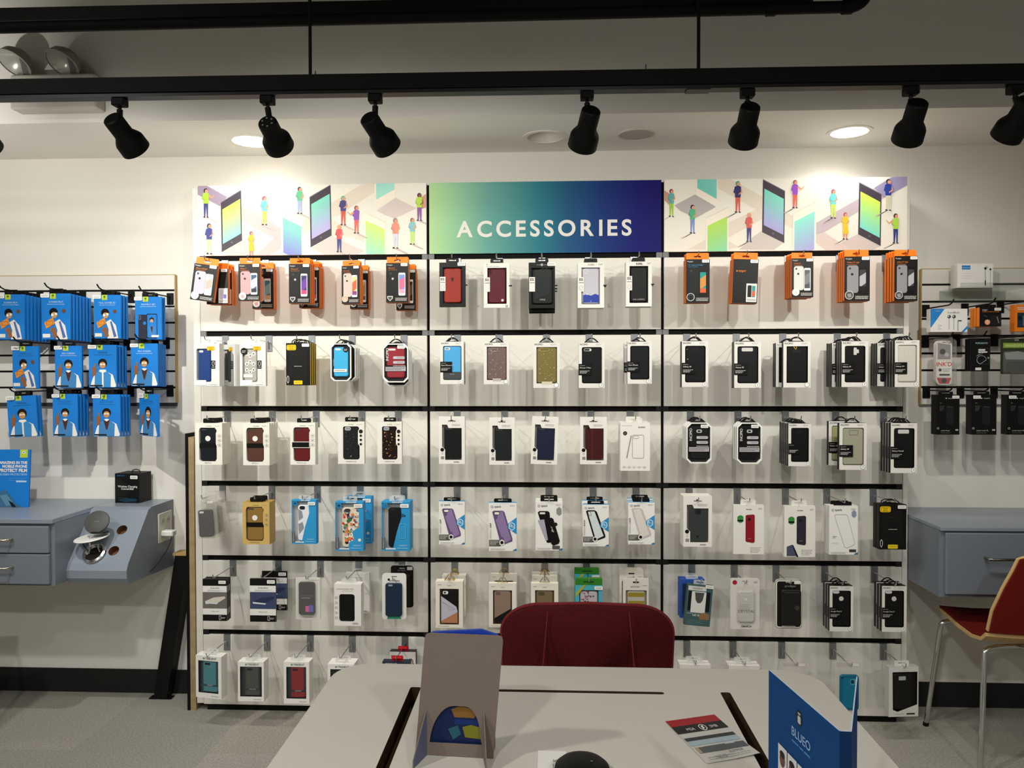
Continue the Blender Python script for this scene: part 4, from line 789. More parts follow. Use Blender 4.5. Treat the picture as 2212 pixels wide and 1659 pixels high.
scent = dict(body='#d8d4c8', side='#cdc8ba', win=(.1, .24, .93, .94), rad=.03, floor='#9d998a', inner='#bcb8a8', case=(.18, .26, .86, .92, '#b1ad9e', .08), cops=[('r', .2, .29+.18*i, .84, .38+.18*i, '#8f7f2c') for i in range(4)], ops=[('t', 'SCENTIA', .3, .18, .06, '#4a4840'), ('r', .38, .05, .62, .08, '#2a2a28', .02), ('l', .78, .13, .95, 1, .02, '#8a8884', .01)])
K(M_,4,4,(1346,1251,1401,1352), scent, 'cream box with gold-banded case', t=.018, tot=3)
K(M_,4,4,(1338,1233,1390,1325), scent, 'rear cream box with printed top', L=.09, n=2, sp=.04, t=.018, n0=1, tot=3, nohook=1)
# ---- right bay
gx = ('#1d8f88', '#c98a4a', '#d0603a')
K(R_,0,0,(1482,560,1533,654), spigen('#232325', gx, 'for Galaxy S6 Edge+', tc='#3a9ad0', badge='#2a3238', img=2), 'orange-tabbed box picturing black edge phone', n=3, sp=.019)
K(R_,0,1,(1583,560,1637,655), spigen_plain(), 'nearly blank black box with orange tab', n=3, sp=.02, roll=2)
K(R_,0,2,(1710,558,1757,642), spigen('#cfccc9', ('#5a5c60','#77797d','#4a4c50'), 'Galaxy S7'), 'orange-tabbed box picturing white case', n=4, sp=.023)
K(R_,0,3,(1824,554,1879,650), spigen('#8b888c', ('#3a3a3c','#a9a9ac','#1d1d1f'), 'Galaxy S7 edge', badge='#4a4a48', img=2), 'orange-tabbed box picturing grey case', n=4, sp=.02)
K(R_,0,4,(1932,553,1982,650), spigen('#8b888c', ('#3a3a3c','#a9a9ac','#1d1d1f'), 'Galaxy S7 edge', badge='#4a4a48', img=2), 'orange-tabbed box picturing smoky grey case', n=4, sp=.022)
K(R_,1,0,(1473,737,1530,836), incipio('#1c1c1e', 'Galaxy S8', cam='none', floor='#222224', cops=[('o', .38, .17, .62, .22, .03, .008, '#3b3b3e'), ('c', .2, .18, .01, WH), ('c', .22, .39, .015, WH)]), 'white box with dotted black case', n=2, t=.018)
K(R_,1,1,(1586,738,1644,838), incipio('#232426', 'Galaxy S8', cam='wide'), 'white box with black wide-slot case', n=2, t=.018)
K(R_,1,2,(1692,738,1751,837), incipio('#1a1b1d', cam='none', lab=0, num=' ', sharp=1, floor='#3a3b3d', cops=[('r', .35, .17, .65, .24, '#2b2c30', .02), ('P', [(.38, .1), (.46, .09), (.5, .13), (.46, .17)], .02, '#c9a83a')]), 'white box with glossy black case', t=.018, tot=3)
K(R_,1,2,(1676,741,1730,836), incipio('#1a1b1d', cam='none', lab=0, num=' ', sharp=1, floor='#3a3b3d'), 'offset white box with glossy black case', L=.13, n=2, t=.018, n0=1, tot=3, nohook=1)
K(R_,1,3,(1818,737,1875,836), incipio('#1c1c1e', 'Galaxy S9', '5', cam='s9'), 'white box with black case, sensor cut-out', n=3, t=.018, tot=6)
K(R_,1,3,(1797,741,1850,836), incipio('#1c1c1e', 'Galaxy S9', '5', cam='s9'), 'rear white box with black case', L=.1, n=3, t=.018, tot=6, n0=3, nohook=1)
K(R_,1,4,(1933,735,1986,836), incipio('#c9c5ba', 'Galaxy S9+', '6', cam='s9c', inner='#c4c0b6', floor='#cfcbc1'), 'white box with pale clear case', n=4, sp=.022, t=.02, tot=7)
K(R_,1,4,(1895,741,1948,834), incipio('#2a2c2b', 'Galaxy S9+', '6', cam='none'), 'rear white box with dark case', L=.075, n=3, t=.018, tot=7, n0=4, nohook=1)
K(R_,2,0,(1483,913,1537,1001), octo('#232426', dark=1), 'eight-sided black pack with dark case', n=4, sp=.026, t=.022)
K(R_,2,1,(1592,913,1646,1002), octo('#131315', dark=1), 'eight-sided black pack with jet case', n=3, sp=.027, t=.022)
K(R_,2,2,(1703,915,1752,1007), incipio('#151517', cam='none', floor='#1d1d1f', cops=[('r', .38, .17, .64, .24, '#222228', .02)], num='C'), 'white box with jet black case', n=5, sp=.022, t=.02)
K(R_,2,3,(1813,914,1872,1015), incipio('#9c9b88', 'Galaxy S8', '3', cam='clear', floor='#8d8c7c', inner='#a5a494'), 'white box with smoky clear case', t=.02, tot=2)
K(R_,2,3,(1790,910,1845,1005), incipio('#9c9b6c', 'Galaxy S8+', '3', cam='clear', floor='#8d8c6a'), 'rear white box with smoky clear case', L=.1, t=.02, tot=2, n0=1, nohook=1)
K(R_,2,4,(1924,914,1981,1022), incipio('#1a1b1c', 'Galaxy Note8', '3', cam='wide'), 'tall white box with black case', n=4, sp=.022, t=.019)
K(R_,3,0,(1476,1072,1538,1181), evu('#363a3a', cops=[('r', .42, .26, .62, .36, '#2b2e2e', .03), ('c', .5, .8, .04, '#222424')]), 'deep white box with charcoal case', n=3, sp=.024, t=.022)
ev2 = lambda c, k: dict(body='#e8e5dd', side='#dedad1', ops=[('t', 'evutec', .42, .1, .05, '#2b2b2b', 'l', 0, .008), ('l', .82, .06, .95, 2, .02, '#8a8884', .006), ('p', [(.13, .24), (.2, .21), (.27, .21), (.33, .24), (.33, .33), (.27, .36), (.2, .36), (.13, .33)], '#3c8a44'), ('r', .14, .3, .32, .335, '#1c2a1c'), ('p', [(.4, .22), (.44, .2), (.66, .19), (.7, .21), (.7, .74), (.66, .77), (.44, .75), (.4, .73)], c), ('c', .52, .29, .05, '#2a1416' if k else '#22222a'),
      ('t', 'evutec', .48, .69, .03, '#c9a0a0'), ('l', .55, .86, .92, 4, .03, '#9a9892', .007)]+([] if k else [('p', [(.08, .8), (.25, .76), (.4, .98), (.08, .98)], '#4c4f66'), ('p', [(.25, .76), (.29, .77), (.46, 1), (.4, 1)], '#15151a')]), tab='white')
K(R_,3,1,(1584,1091,1650,1197), ev2('#8a1a26', 1), 'white box picturing crimson case', t=.02)
K(R_,3,2,(1694,1093,1761,1203), ev2('#2c2a34', 0), 'white box picturing slate case and stylus', t=.02)
K(R_,3,3,(1791,1093,1853,1198), speck('', '', [('P', [(.18, .2), (.24, .175), (.58, .175), (.64, .2), (.9, .76), (.86, .8), (.62, .86), (.54, .84)], .012, '#b5b3ae'), ('p', [(.78, .12), (.86, .08), (.94, .12), (.94, .2), (.86, .24), (.78, .2)], '#8a90a8'), ('r', .7, .89, .94, .945, '#3a3a3a'), ('l', .12, .62, .26, 2, .03, '#8a90a8', .01), ('l', .1, .76, .3, 1, .03, '#aaaaaa', .006)], gray=0, blue=0, top='#eceae5'), 'white box picturing see-through case', n=2, sp=.03, t=.022)
K(R_,3,4,(1899,1090,1958,1187), otter_b(side='#231f10'), 'tall black box with yellow stickers', n=2, t=.024, yaw=0, sp=.028)
K(R_,4,0,(1481,1264,1537,1352), dict(body='#3f5a5c', side='#2c4a4c', ops=[('r', .05, .03, .75, .14, '#cfcfc8'), ('t', 'TRIDENT', .2, .11, .07, '#5a6a5c', 'l', 0, .01), ('r', .08, .16, .92, .64, '#1c2224'), ('r', .2, .16, .76, .68, '#d9d6d0', .02), ('p', [(.32, .18), (.68, .18), (.64, .36), (.56, .44), (.44, .44), (.36, .36)], '#4a4a48'), ('t', 'LG G', .3, .76, .08, '#e2dfd8', 'l', 0, .02), ('l', .05, .7, .3, 1, .02, '#c9c6c0', .01), ('p', [(.55, .72), (.7, .66), (.95, .7), (.95, .84), (.55, .84)], '#8a6a4a'), ('l', .1, .86, .9, 4, .03, '#6a8a8c', .01)], st=(.85, .02), tab='clear'), 'tilted grey-green box with white phone picture', roll=5, t=.02, tot=3)
K(R_,4,0,(1469,1252,1522,1335), dict(body='#2a4f9a', side='#2450a8', ops=[('r', .1, .1, .9, .9, '#1c2c44'), ('l', .2, .7, .8, 2, .04, WH, .012)], tab='clear'), 'blue-edged box in clear bag', L=.12, n=2, sp=.03, t=.02, n0=1, tot=3, nohook=1)
K(R_,4,1,(1579,1251,1642,1361), dict(kind='card', bname='card', body='#d6d3cb', slot=.06, rad=.07, blister=(.2, .15, .86, .88), case=(.25, .24, .82, .85, mat('#c4c2bc', .25), .09), cops=[('o', .3, .26, .72, .32, .05, .012, '#e6e5e1'), ('c', .52, .4, .05, '#dedcd8'), ('t', 'CRYSTAL', .53, .66, .1, '#6a6a68', 'c'), ('l', .3, .5, .7, 5, .03, '#a9a7a2', .006)], ops=[('c', .15, .08, .08, '#a81c2c'), ('l', .8, .06, .94, 2, .02, '#7a7a78', .008), ('t', 'GMARCH', .55, .96, .06, '#2c2c2b', 'c', 0, .02)]), 'white card with clear crystal case, red dot', t=.016)
K(R_,4,2,(1677,1254,1735,1360), dict(kind='card', bname='tray', body='#1c1b1b', side='#dcd9d2', rad=.14, slot=.05, case=(.2, .2, .94, .93, '#2b2927', .09), cops=[('c', .78, .56, .09, '#3a3836'), ('r', .3, .24, .85, .26, '#3a3836')], ops=[('o', .01, .01, .99, .99, .13, .05, '#d9d6cf'), ('t', 'prodigee', .35, .15, .08, '#9a9894'), ('p', [(.2, .99), (.26, .94), (.74, .94), (.8, .99)], '#cfccc4'), ('r', .7, .03, .93, .09, WH, .02)]), 'rounded black tray with white rim', t=.02)
K(R_,4,3,(1792,1266,1843,1364), incipio('#19191a', 'Google Pixel 2', '6', cam='pix'), 'white box with round-hole black case', n=3, sp=.024, t=.02)
K(R_,4,4,(1905,1266,1958,1365), incipio('#19191a', 'Google Pixel 2', '6', cam='pix'), 'white box with dotted-back black case', n=3, sp=.024, t=.02)
clr = dict(body='#dddad2', side='#d0ccc3', top='#e4e1d9', win=(.1, .1, .9, .9), rad=.03, floor='#55534f', case=(.2, .14, .8, .88, '#2a2a2c', .08), tab='clear')
K(R_,5,0,(1468,1436,1535,1535), clr, 'white-topped box half hidden by table', n=2, sp=.03, t=.02)
K(R_,5,1,(1574,1438,1641,1537), clr, 'white-topped box peeking above table edge', n=2, sp=.03, t=.02)
bag = lambda case, cops: dict(kind='bag', bname='bag', body=mat('#e6e3dc', alpha=-.25), case=(.16, .25, .84, .96, case, .12), cops=cops, ops=[('r', .05, .02, .9, .1, mat('#cfc9c0', alpha=-.4)), ('r', .64, .03, .88, .09, WH, .01)])
K(R_,5,2,(1690,1432,1748,1535), bag('#232323', []), 'clear bag with black case behind table corner', t=.02)
K(R_,5,3,(1806,1432,1866,1540), bag('#11607e', [('r', .24, .3, .76, .9, '#16708e', .1), ('r', .52, .33, .72, .44, '#4fa3bb', .02), ('r', .54, .345, .66, .42, '#20303c', .02), ('p', [(.16, .3), (.26, .27), (.26, .34)], '#0c4259')]), 'clear bag with teal rugged case', t=.024)
K(R_,5,4,(1920,1441,1984,1548), dict(kind='box', body='#d6d3cc', side='#bdbab2', ops=[('l', .2, .94, .5, 1, .02, '#8a8884', .008), ('r', .6, .93, .88, .96, '#232322')], wp=[(.12, .1), (.96, .1), (.96, .76), (.3, .9), (.14, .86)], floor='#2a2928', inner='#1d1c1b', case=(.17, .13, .8, .86, '#232322', .08), cops=[('r', .34, .19, .58, .27, '#a9aab0', .02)], tab='white'), 'torn white box with dark grey case', t=.03, yaw=6)

# ================================================================ slat boards left and right on the wall
def slatboard(x0, x1, z0, z1, grooves, label, edge):
    t = thing('slat_board', label, 'slat board')
    zs = [z1]+grooves+[z0]; b = MB(); m_ = mat('#dedbd4', .45)
    b.box(x0, .1535, z0, x1, YW-.0003, z1, mat('#1d1b22', .5))
    for i in range(len(zs)-1):
        b.rbox(x0, .1405, zs[i+1]+(.004 if i < len(zs)-2 else 0), x1, .1536, zs[i]-(.004 if i else 0), m_, .001)
    link('board', b.mesh('board'), t)
    b = MB(); e = mat('#b39a6c', .7)
    if edge == 'r': b.box(x1, .141, z0, x1+.004, YW-.0005, z1, e)
    else: b.box(x0-.004, .141, z0, x0, YW-.0005, z1, e)
    b.box(x0, .141, z1, x1, YW-.0005, z1+.003, e); link('raw_edge', b.mesh('raw_edge'), t)
    if edge == 'r':
        b = MB(); b.box(x0, .142, z0-.014, x1, YW-.001, z0-.001, mat('#3a3a40', .5)); link('edge_strip', b.mesh('edge_strip'), t)
gl = [atY(375, y, .14).z for y in (627, 662, 697, 732, 767, 802, 837)]
slatboard(-2.9, -1.545, 1.232, 1.766, gl, 'white grooved slat board of blue sleeves, left of the display wall', 'r')
gr = [atY(1993, y, .14).z for y in (615, 652, 689, 726, 763.5, 800, 836.5)]
slatboard(1.507, 2.6, 1.226, 1.766, gr, 'white grooved slat board of mixed accessories, right of the display wall', 'l')
def bhook(x, z, lab, grp, LL=.235):
    t = thing('display_hook', lab, 'hook', (x, .1405, z), group=grp)
    b = MB(); b.rbox(-.014, -.006, -.03, .014, 0, .018, '#151516', .001); link('plate', b.mesh('plate'), t)
    b = MB(); b.tube([(0, -.004, .002), (0, -LL+.02, .002), (0, -LL, .008), (0, -LL-.014, .02)], .0028, '#151516', 8)
    link('peg', b.mesh('peg'), t)
COLN = ['leftmost', 'second', 'third', 'rightmost']; RN = ['top', 'middle', 'bottom']
def BL(row, col, rect, title, fig, look, n=1, roll=0, yaw=0, sp=.022, front='#bcd3e6', Y=-.04, hk=1):
    a = atY((rect[0]+rect[2])/2, rect[1], Y); c = atY((rect[0]+rect[2])/2, rect[3], Y); l = atY(rect[0], rect[1], Y); r = atY(rect[2], rect[1], Y)
    h = a.z-c.z; wd = (r.x-l.x)/turn(a.x, Y, yaw); rl = math.radians(roll)
    loc = (a+c)/2+Vector((math.sin(rl)*h/2, 0, h/2))
    where = '%s peg of %s row, left slat board' % (COLN[col], RN[row])
    if hk: bhook(loc.x, loc.z+.014, 'black peg hook, %s' % where, 'black hooks on the left slat board')
    parts = make_pkg(wd, h, .009, duo(front, title, fig)); f = None
    for i in range(n):
        lab = look+', '+(ORD[i]+' of stack, ' if n > 1 else '')+where if i < 7 else ''
        lc = loc+Vector((0, sp*i, -.001*i))
        if f is None: f = place('protector_sleeve', parts, lc, (0, rl, math.radians(yaw)), lab, 'screen protector', 'blue sleeves on the left slat board')
        else: dup(f, lc, lab)
BL(0, 0, (-6, 636, 53, 733), 'SCREEN FILM', 'lean', 'blue sleeve', 7)
BL(0, 1, (90, 634, 152, 733), 'SCREEN FILM', 'lean', 'blue sleeve', 7)
BL(0, 2, (203, 637, 261, 731), 'FULL COVER 3D', 'lean', 'blue sleeve', 3)
BL(0, 3, (292, 641, 349, 733), 'PROTECT SET', 'phone', 'blue sleeve picturing phone', 2)
BL(1, 0, (27, 748, 83, 838), 'SCREEN FILM', 'lean', 'turned blue sleeve', 1, yaw=-8, front='#2a5f94')
BL(1, 1, (119, 747, 177, 838), 'PRO SCREEN', 'vest', 'blue sleeve, dark vest')
BL(1, 2, (192, 745, 252, 837), 'STRONG', 'plain', 'blue sleeve', 4, front='#1d3f66')
BL(1, 3, (283, 742, 341, 834), 'PRO SCREEN', 'vest', 'bright blue sleeve', 5, sp=.014)
BL(2, 0, (17, 855, 80, 944), 'STRONG', 'plain', 'tilted blue sleeve', 2, roll=-3, front='#1d3f66')
BL(2, 1, (114, 851, 168, 943), 'FULL COVER', 'vest', 'blue sleeve', 4, front='#2a5f94')
BL(2, 2, (201, 852, 260, 943), 'FULL COVER', 'vest', 'blue sleeve', 4, front='#2a5f94')
BL(2, 3, (301, 851, 340, 942), 'FULL COVER', 'vest', 'turned blue sleeve', 1, yaw=-34, front='#2a5f94')

# ---- right board goods
def RB(rect, spec, look, n=1, t=.02, Y=-.04, yaw=0, roll=0, sp=None, name='accessory_box', cat='accessory box', grp=None, hz=None, dz=0):
    a = atY((rect[0]+rect[2])/2, rect[1], Y); c = atY((rect[0]+rect[2])/2, rect[3], Y); l = atY(rect[0], rect[1], Y); r = atY(rect[2], rect[1], Y)
    h = a.z-c.z; wd = (r.x-l.x)/turn(a.x, Y, yaw)
    parts = make_pkg(wd, h, t, spec); f = None
    if hz is not None: bhook(a.x, a.z+hz, 'black peg hook holding the '+look.split(',')[0], 'black hooks on the right slat board', LL=.1405-Y+.02)
    for i in range(n):
        lab = look+(', %s of %s' % (ORD[i], {2: 'two', 3: 'three'}[n]) if n > 1 else '')
        lc = Vector((a.x, Y+(sp or t+.002)*i, a.z-dz*i)); rr = (0, math.radians(roll), math.radians(yaw))
        if f is None: f = place(name, parts, lc, rr, lab, cat, grp)
        else: dup(f, lc, lab)
bud = lambda x, s: [('c', x, .34, .05*s, '#3a3a3c'), ('r', x-.004, .36, x+.006, .9, '#6a6a6c'), ('c', x-.02, .32, .03*s, '#a9a9ab')]
RB((2010, 667, 2090, 717), dict(body='#e4e2dd', side='#d0cdc6', ops=[('p', [(0, 0), (.38, 0), (.02, .8), (0, .8)], '#2a80c8'), ('p', [(1, .72), (1, .86), (.9, 1), (.84, 1)], '#2a80c8'), ('t', 'JAYBIRD', .12, .12, .025, '#a9c9e2'), ('t', 'SoundBuds', .46, .2, .05, '#5a5a5c')]+bud(.5, 1)+bud(.63, 1)+[('r', .74, .5, .84, .54, '#2a2a2c'), ('r', .73, .5, .745, .95, '#6a6a6c'), ('l', .2, .7, .3, 3, .08, '#aaaaac', .015)]),
   'white and blue earphone box on the right slat board', t=.03, hz=.012)
RB((2116, 664, 2163, 705), dict(body='#1a1919', side='#e07a1c', ops=[('t', 'spigen', .12, .16, .07, WH), ('l', .12, .22, .9, 1, .02, OR, .02), ('p', [(.5, .48), (.9, .38), (1, .42), (1, .96), (.45, .92)], '#2c2c2e'), ('p', [(.78, .5), (.82, .48), (.9, .8), (.87, .84)], '#8a8a8c'), ('c', .36, .78, .13, '#e0946a'), ('c', .36, .78, .09, '#e8b498'), ('P', [(.2, .42), (.34, .5)], .02, '#9a9a98')], tab='wide', st=(.82, .1)),
   'small black box with orange sides on right slat board', n=3, t=.02, grp='orange-sided boxes on the right slat board', hz=.012)
RB((2192, 658, 2250, 716), dict(body='#e87f22', side='#c96a18', ops=[('r', .1, .3, .9, .85, '#22303c'), ('r', .3, .4, .8, .8, '#4a6a8a', .05), ('c', .2, .5, .08, '#18222c'), ('l', .1, .1, .8, 2, .06, WH, .03)]), 'orange and navy box cut by the right picture edge', t=.03, hz=.012)
RB((2031, 735, 2066, 832), dict(kind='card', bname='insert_card', body='#d9d5d0', blister=(-.15, -.05, 1.12, 1.02), rad=.3, slot=.04, ops=[('p', [(.1, .05), (.9, .1), (.9, .42), (.1, .42)], '#8a8488'), ('c', .4, .25, .18, '#2a2628'), ('c', .66, .32, .14, '#b9b4b8'), ('r', .04, .46, .97, .82, '#e9e5e0', .03), ('t', "INK'D", .5, .575, .26, '#c0283a', 'c', 0, .02), ('c', .25, .66, .1, '#1b1b1c'), ('l', .4, .63, .9, 3, .03, '#4a4a4c', .008), ('r', .2, .75, .86, .79, '#1b1b2c', .03), ('p', [(.05, .84), (.95, .84), (.8, .97), (.2, .97)], '#b02c3a'), ('c', .5, .9, .16, '#242020')]),
   'clear bubble pack of red and white earphones', t=.05, name='earphone_pack', cat='earphones', hz=.008)
RB((2099, 731, 2142, 801), dict(kind='card', bname='card', body='#151617', rad=.05, slot=.04, ops=[('t', 'POPLIGHTS', .25, .17, .085, '#a5c0cc', 'l', 0, .01), ('r', .4, .33, .75, .38, WH, .02), ('r', .4, .4, .85, .44, WH, .02), ('o', .38, .3, .95, .8, .08, .012, '#4a4c4e'), ('P', [(.56+.24*math.cos(q), .66+.13*math.sin(q)) for q in [2*PI*i/14 for i in range(4, 15)]], .018, '#b9bcc0'), ('P', [(.3, .55), (.55, .42), (.62, .46)], .012, '#a9acb0'), ('c', .9, .6, .05, '#8a8d90'), ('r', .25, .9, .55, .98, WH, .02)]),
   'black card pack with white cable drawing', n=3, t=.014, sp=.016, name='accessory_pack', cat='accessory pack', grp='black card packs on the right slat board', hz=.006)
RB((2175, 731, 2240, 808), dict(kind='card', bname='card', body='#2f3a26', rad=.05, slot=.04, blister=(0, .35, 1, 1), ops=[('r', 0, .12, 1, .26, '#8aa03a'), ('t', 'HANDSFREE', .08, .23, .09, '#d6e0b0'), ('p', [(.05, .4), (.5, .35), (.95, .45), (.9, .6), (.1, .58)], '#8a8d90'), ('r', .1, .64, .95, .96, '#121214', .1)]),
   'green and black handsfree pack cut by the picture edge', t=.04, name='accessory_pack', cat='accessory pack', hz=.006)
for i, (x0, x1) in enumerate(((2023, 2073), (2099, 2153), (2176, 2230))):
    s = (.82, .055) if i == 0 else (.2, .055); mp_ = .5 if i == 0 else .48
    RB((x0, 853, x1, 939), dict(body='#121213', side='#1c1c1d', ops=[('c', mp_-.08, .085, .025, WH), ('t', 'mophie', mp_, .1, .06, '#b9b9ba'), ('t', '%dX' % (2, 4, 6)[i], .14, .22, .05, '#7a8a72'), ('l', .14, .28, .34, 4, .035, '#6a6a6c', .01), ('p', [(.42, .3), (.5, .28), (.74, .3), (.74, .72), (.66, .76), (.42, .72)], '#2a2a2d'), ('p', [(.42, .3), (.5, .28), (.74, .3), (.68, .32)], '#3c3c40'),
       ('c', .07, .84, .045, '#b9b9ba'), ('c', .07, .84, .03, '#2a2a2c'), ('t', 'power boost'+('', ' XL', ' XXL')[i], .2, .91, .05, '#d0d0d0'), ('l', .2, .95, .6, 1, .02, '#7a7a7c', .008), ('r', .82, .86, .94, .9, '#a9a9ab', .01)], tab='wide', st=s),
       ('leftmost black battery box, white sticker at upper right', 'middle black battery box with white sticker, right slat board', 'black battery box cut by the right picture edge')[i], t=.04, Y=-.03, name='battery_box', cat='battery box', hz=.012)
# acrylic shelf with a white box
zsh = atY(2100, 620, 0).z
t = thing('acrylic_shelf', 'clear acrylic ledge at the top of the right slat board', 'shelf')
b = MB(); ac = mat('#f4f7f6', alpha=.09); xa, xb = atY(2040, 620, .1).x, atY(2185, 620, .1).x
b.box(xa, -.02, zsh-.003, xb, .138, zsh, ac); b.box(xa-.001, -.023, zsh-.003, xb+.001, -.02, zsh+.014, ac); link('ledge', b.mesh('ledge'), t)
b = MB(); b.box(xa, .137, zsh-.045, xb, .1403, zsh-.003, ac); link('bracket', b.mesh('bracket'), t)
a = atY(2068, 620, .03); c = atY(2145, 620, .03)
pt = make_pkg(c.x-a.x, .092, .05, dict(body='#e6e4de', side='#d6d3cc', ops=[('r', .12, .07, .36, .24, '#2a80c8', .01), ('t', 'BRAINWAVZ', .14, .18, .025, WH), ('c', .78, .2, .035, '#2a2a2c'), ('c', .92, .24, .03, '#3a3a3c'), ('r', .775, .22, .785, .95, '#3a3a3c'), ('r', .765, .7, .795, .9, '#2a2a2c'), ('r', .915, .26, .922, .95, '#5a5a5c'), ('P', [(.8, .1), (.84, .16), (.8, .2)], .01, '#3a3a3c'), ('l', .12, .4, .4, 3, .1, '#c9c9c6', .015)]))
place('accessory_box', pt, ((a.x+c.x)/2, .03, zsh+.0925), (0, 0, 0), 'white earphone box standing on the clear acrylic ledge', 'accessory box', None)

# ================================================================ left desk, console and things on it
ZD = .824; gp = mat('#8d96a2', .34, .2); gd = mat('#767d87', .45, .1)
t = thing('drawer_desk', 'grey wall desk with two drawers below the left slat board', 'desk')
b = MB(); b.box(-3.3, -.27, .575, -1.80, YW-.001, ZD-.018, gd); link('body', b.mesh('body'), t)
b = MB(); b.rbox(-3.3, -.285, ZD-.018, -1.80, YW-.001, ZD, gp, .002); link('desktop', b.mesh('desktop'), t)
for i, (z0, z1) in enumerate(((.698, .797), (.583, .694))):
    for (xa_, xb_) in ((-2.42, -1.815), (-3.28, -2.425)):
        if xa_ < -3: continue
        d = link('drawer', (lambda q: (q.rbox(xa_, -.288, z0, xb_, -.2705, z1, gd, .003), q.mesh('drawer'))[1])(MB()), t)
        q = MB(); xh = atY(22, 1162, -.3).x; zh = z1-.045
        q.tube([(xh-.1, -.289, zh), (xh-.1, -.315, zh), (xh-.09, -.32, zh), (xh-.005, -.32, zh), (xh, -.315, zh), (xh, -.289, zh)], .0045, mat('#cfc8b0', .25, 1), 10)
        link('handle', q.mesh('handle'), d)['label'] = 'brushed metal bar handle'
t = thing('charging_console', 'grey sloped charging console with round holes, joined to the left desk', 'console')
sec = [(YW-.001, ZD), (-.02, ZD), (-.045, ZD-.008), (-.062, ZD-.03), (-.195, .64), (-.207, .615), (-.205, .585), (-.19, .562), (YW-.001, .545)]
b = MB(); X0, X1 = -1.80+.0005, -1.567
n = Vector((0, -.21, .165)).normalized()
# the sloped face has three round holes
def sl(u, v): return (X0+u, -.062-(.133*v), ZD-.03-(.154*v))          # u metres, v 0..1 down the slope
SLN = math.hypot(.133, .154)
for i in range(len(sec)-1):
    if i == 3: continue
    (y0, z0), (y1, z1) = sec[i], sec[i+1]; b.poly([(X0, y0, z0), (X1, y0, z0), (X1, y1, z1), (X0, y1, z1)], gp, smooth=True)
b.poly([(X1, y, z) for y, z in sec], gd); b.poly([(X0, y, z) for y, z in sec], gd)
hs = [(.157, .30, .02), (.157, .74, .02), (.085, .84, .036)]
hc = [[(u+r_*math.cos(q), v+r_*math.sin(q)/SLN) for q in [2*PI*k/24 for k in range(24)]] for u, v, r_ in hs[:2]]
b.flat([(0, 0), (X1-X0, 0), (X1-X0, 1), (0, 1)], 0, gp, holes=hc, P=lambda a, y, c: sl(a, c))
link('housing', b.mesh('housing'), t)
nrm = Vector((0, -.154, .133)).normalized()
for u, v, r_ in hs[:2]:
    o = Vector(sl(u, v)); b = MB(); b.lathe(o+nrm*.0002, -nrm, [(r_, 0), (r_, .03)], mat('#6a4a32', .8), 24, cap1=True); link('cup_hole', b.mesh('cup_hole'), t)['label'] = 'round hole lined in raw brown board'
# outlet on its right face
def face(y, z): return (X1+.0008, y, z)
ot = MB(); ot.rbox(X1+.0002, .025, .665, X1+.006, .135, .785, mat('#cfccbc', .4), .002)
for yy in (.058, .102):
    for zz in (.7, .75):
        ot.lathe((X1+.0062, yy, zz), (1, 0, 0), [(.0, .0005), (.016, .0005), (.016, -.001)], mat('#bdb9a8', .5), 18)
        for dy in (-.005, .005): ot.box(X1+.0066, yy+dy-.001, zz-.003, X1+.0072, yy+dy+.001, zz+.005, '#2a2a28')
link('outlet_plate', ot.mesh('outlet_plate'), t)['label'] = 'ivory four-socket outlet plate'
pa = thing('power_adapter', 'white power adapter plugged into the ivory outlet', 'adapter')
b = MB(); b.rbox(X1+.0075, .035, .692, X1+.056, .072, .715, mat('#e4e2dc', .35), .004); link('adapter_body', b.mesh('adapter_body'), pa)
b = MB(); s0 = Vector((X1+.045, .05, .692)); pts = []
cp = [s0, s0+Vector((0, 0, -.03)), Vector((X1+.03, .03, .62)), Vector((X1+.012, -.03, .56)), Vector((X1-.02, -.09, .535)), Vector((X1-.06, -.09, .548))]
def bez(cp, n=24):
    o = []
    for k in range(n+1):
        q = list(cp); t_ = k/n
        while len(q) > 1: q = [q[i].lerp(q[i+1], t_) for i in range(len(q)-1)]
        o.append(q[0])
    return o
b.tube(bez(cp), .0018, '#1a1a1b', 8); link('cable', b.mesh('cable'), pa)['label'] = 'black cable drooping under the console'
# chrome gimbal cup, white oval shelf, round charger
g = Vector(sl(.088, .80))
t = thing('cable_grommet', 'polished chrome cup ring set in the console slope', 'chrome cup')
b = MB(); b.lathe(g, nrm, [(.038, .0005), (.044, .004), (.042, .009), (.034, .012), (.031, .006), (.026, -.0)], CHROME(), 36); link('ring', b.mesh('ring'), t)
b = MB(); b.lathe(g, nrm, [(.031, .006), (.027, .001), (.0, .0009)], mat('#2a231a', .6), 30); link('cup_well', b.mesh('cup_well'), t)
b = MB(); b.tube([g+nrm*.006+Vector((-.02, 0, -.004)), g+nrm*.03+Vector((-.005, 0, .0)), g+nrm*.045+Vector((0, .0, .022)), g+nrm*.03+Vector((.0, 0, .05))], .0035, CHROME(), 8); b.tube([g+nrm*.006+Vector((.022, 0, .004)), g+nrm*.02+Vector((.02, 0, .02))], .003, CHROME(), 8); link('arm', b.mesh('arm'), t)
pc = atY(198, 1161, -.17)
t = thing('oval_shelf', 'thin white oval shelf held above the chrome cup', 'small shelf', pc, (math.radians(6), math.radians(-6), 0))
b = MB(); b.lathe((0, 0, -.004), (0, 0, 1), [(0, 0), (.058, 0), (.062, .003), (.06, .006), (0, .006)], mat('#e6e4de', .35), 40); link('disc', b.mesh('disc'), t)
b = MB(); b.tube([(-.03, -.01, -.004), (-.03, -.01, -.025), (-.01, -.02, -.045), (.015, -.02, -.055)], .0016, '#161616', 8); link('cable', b.mesh('cable'), t)
pr_ = atY(210, 1128, -.17)
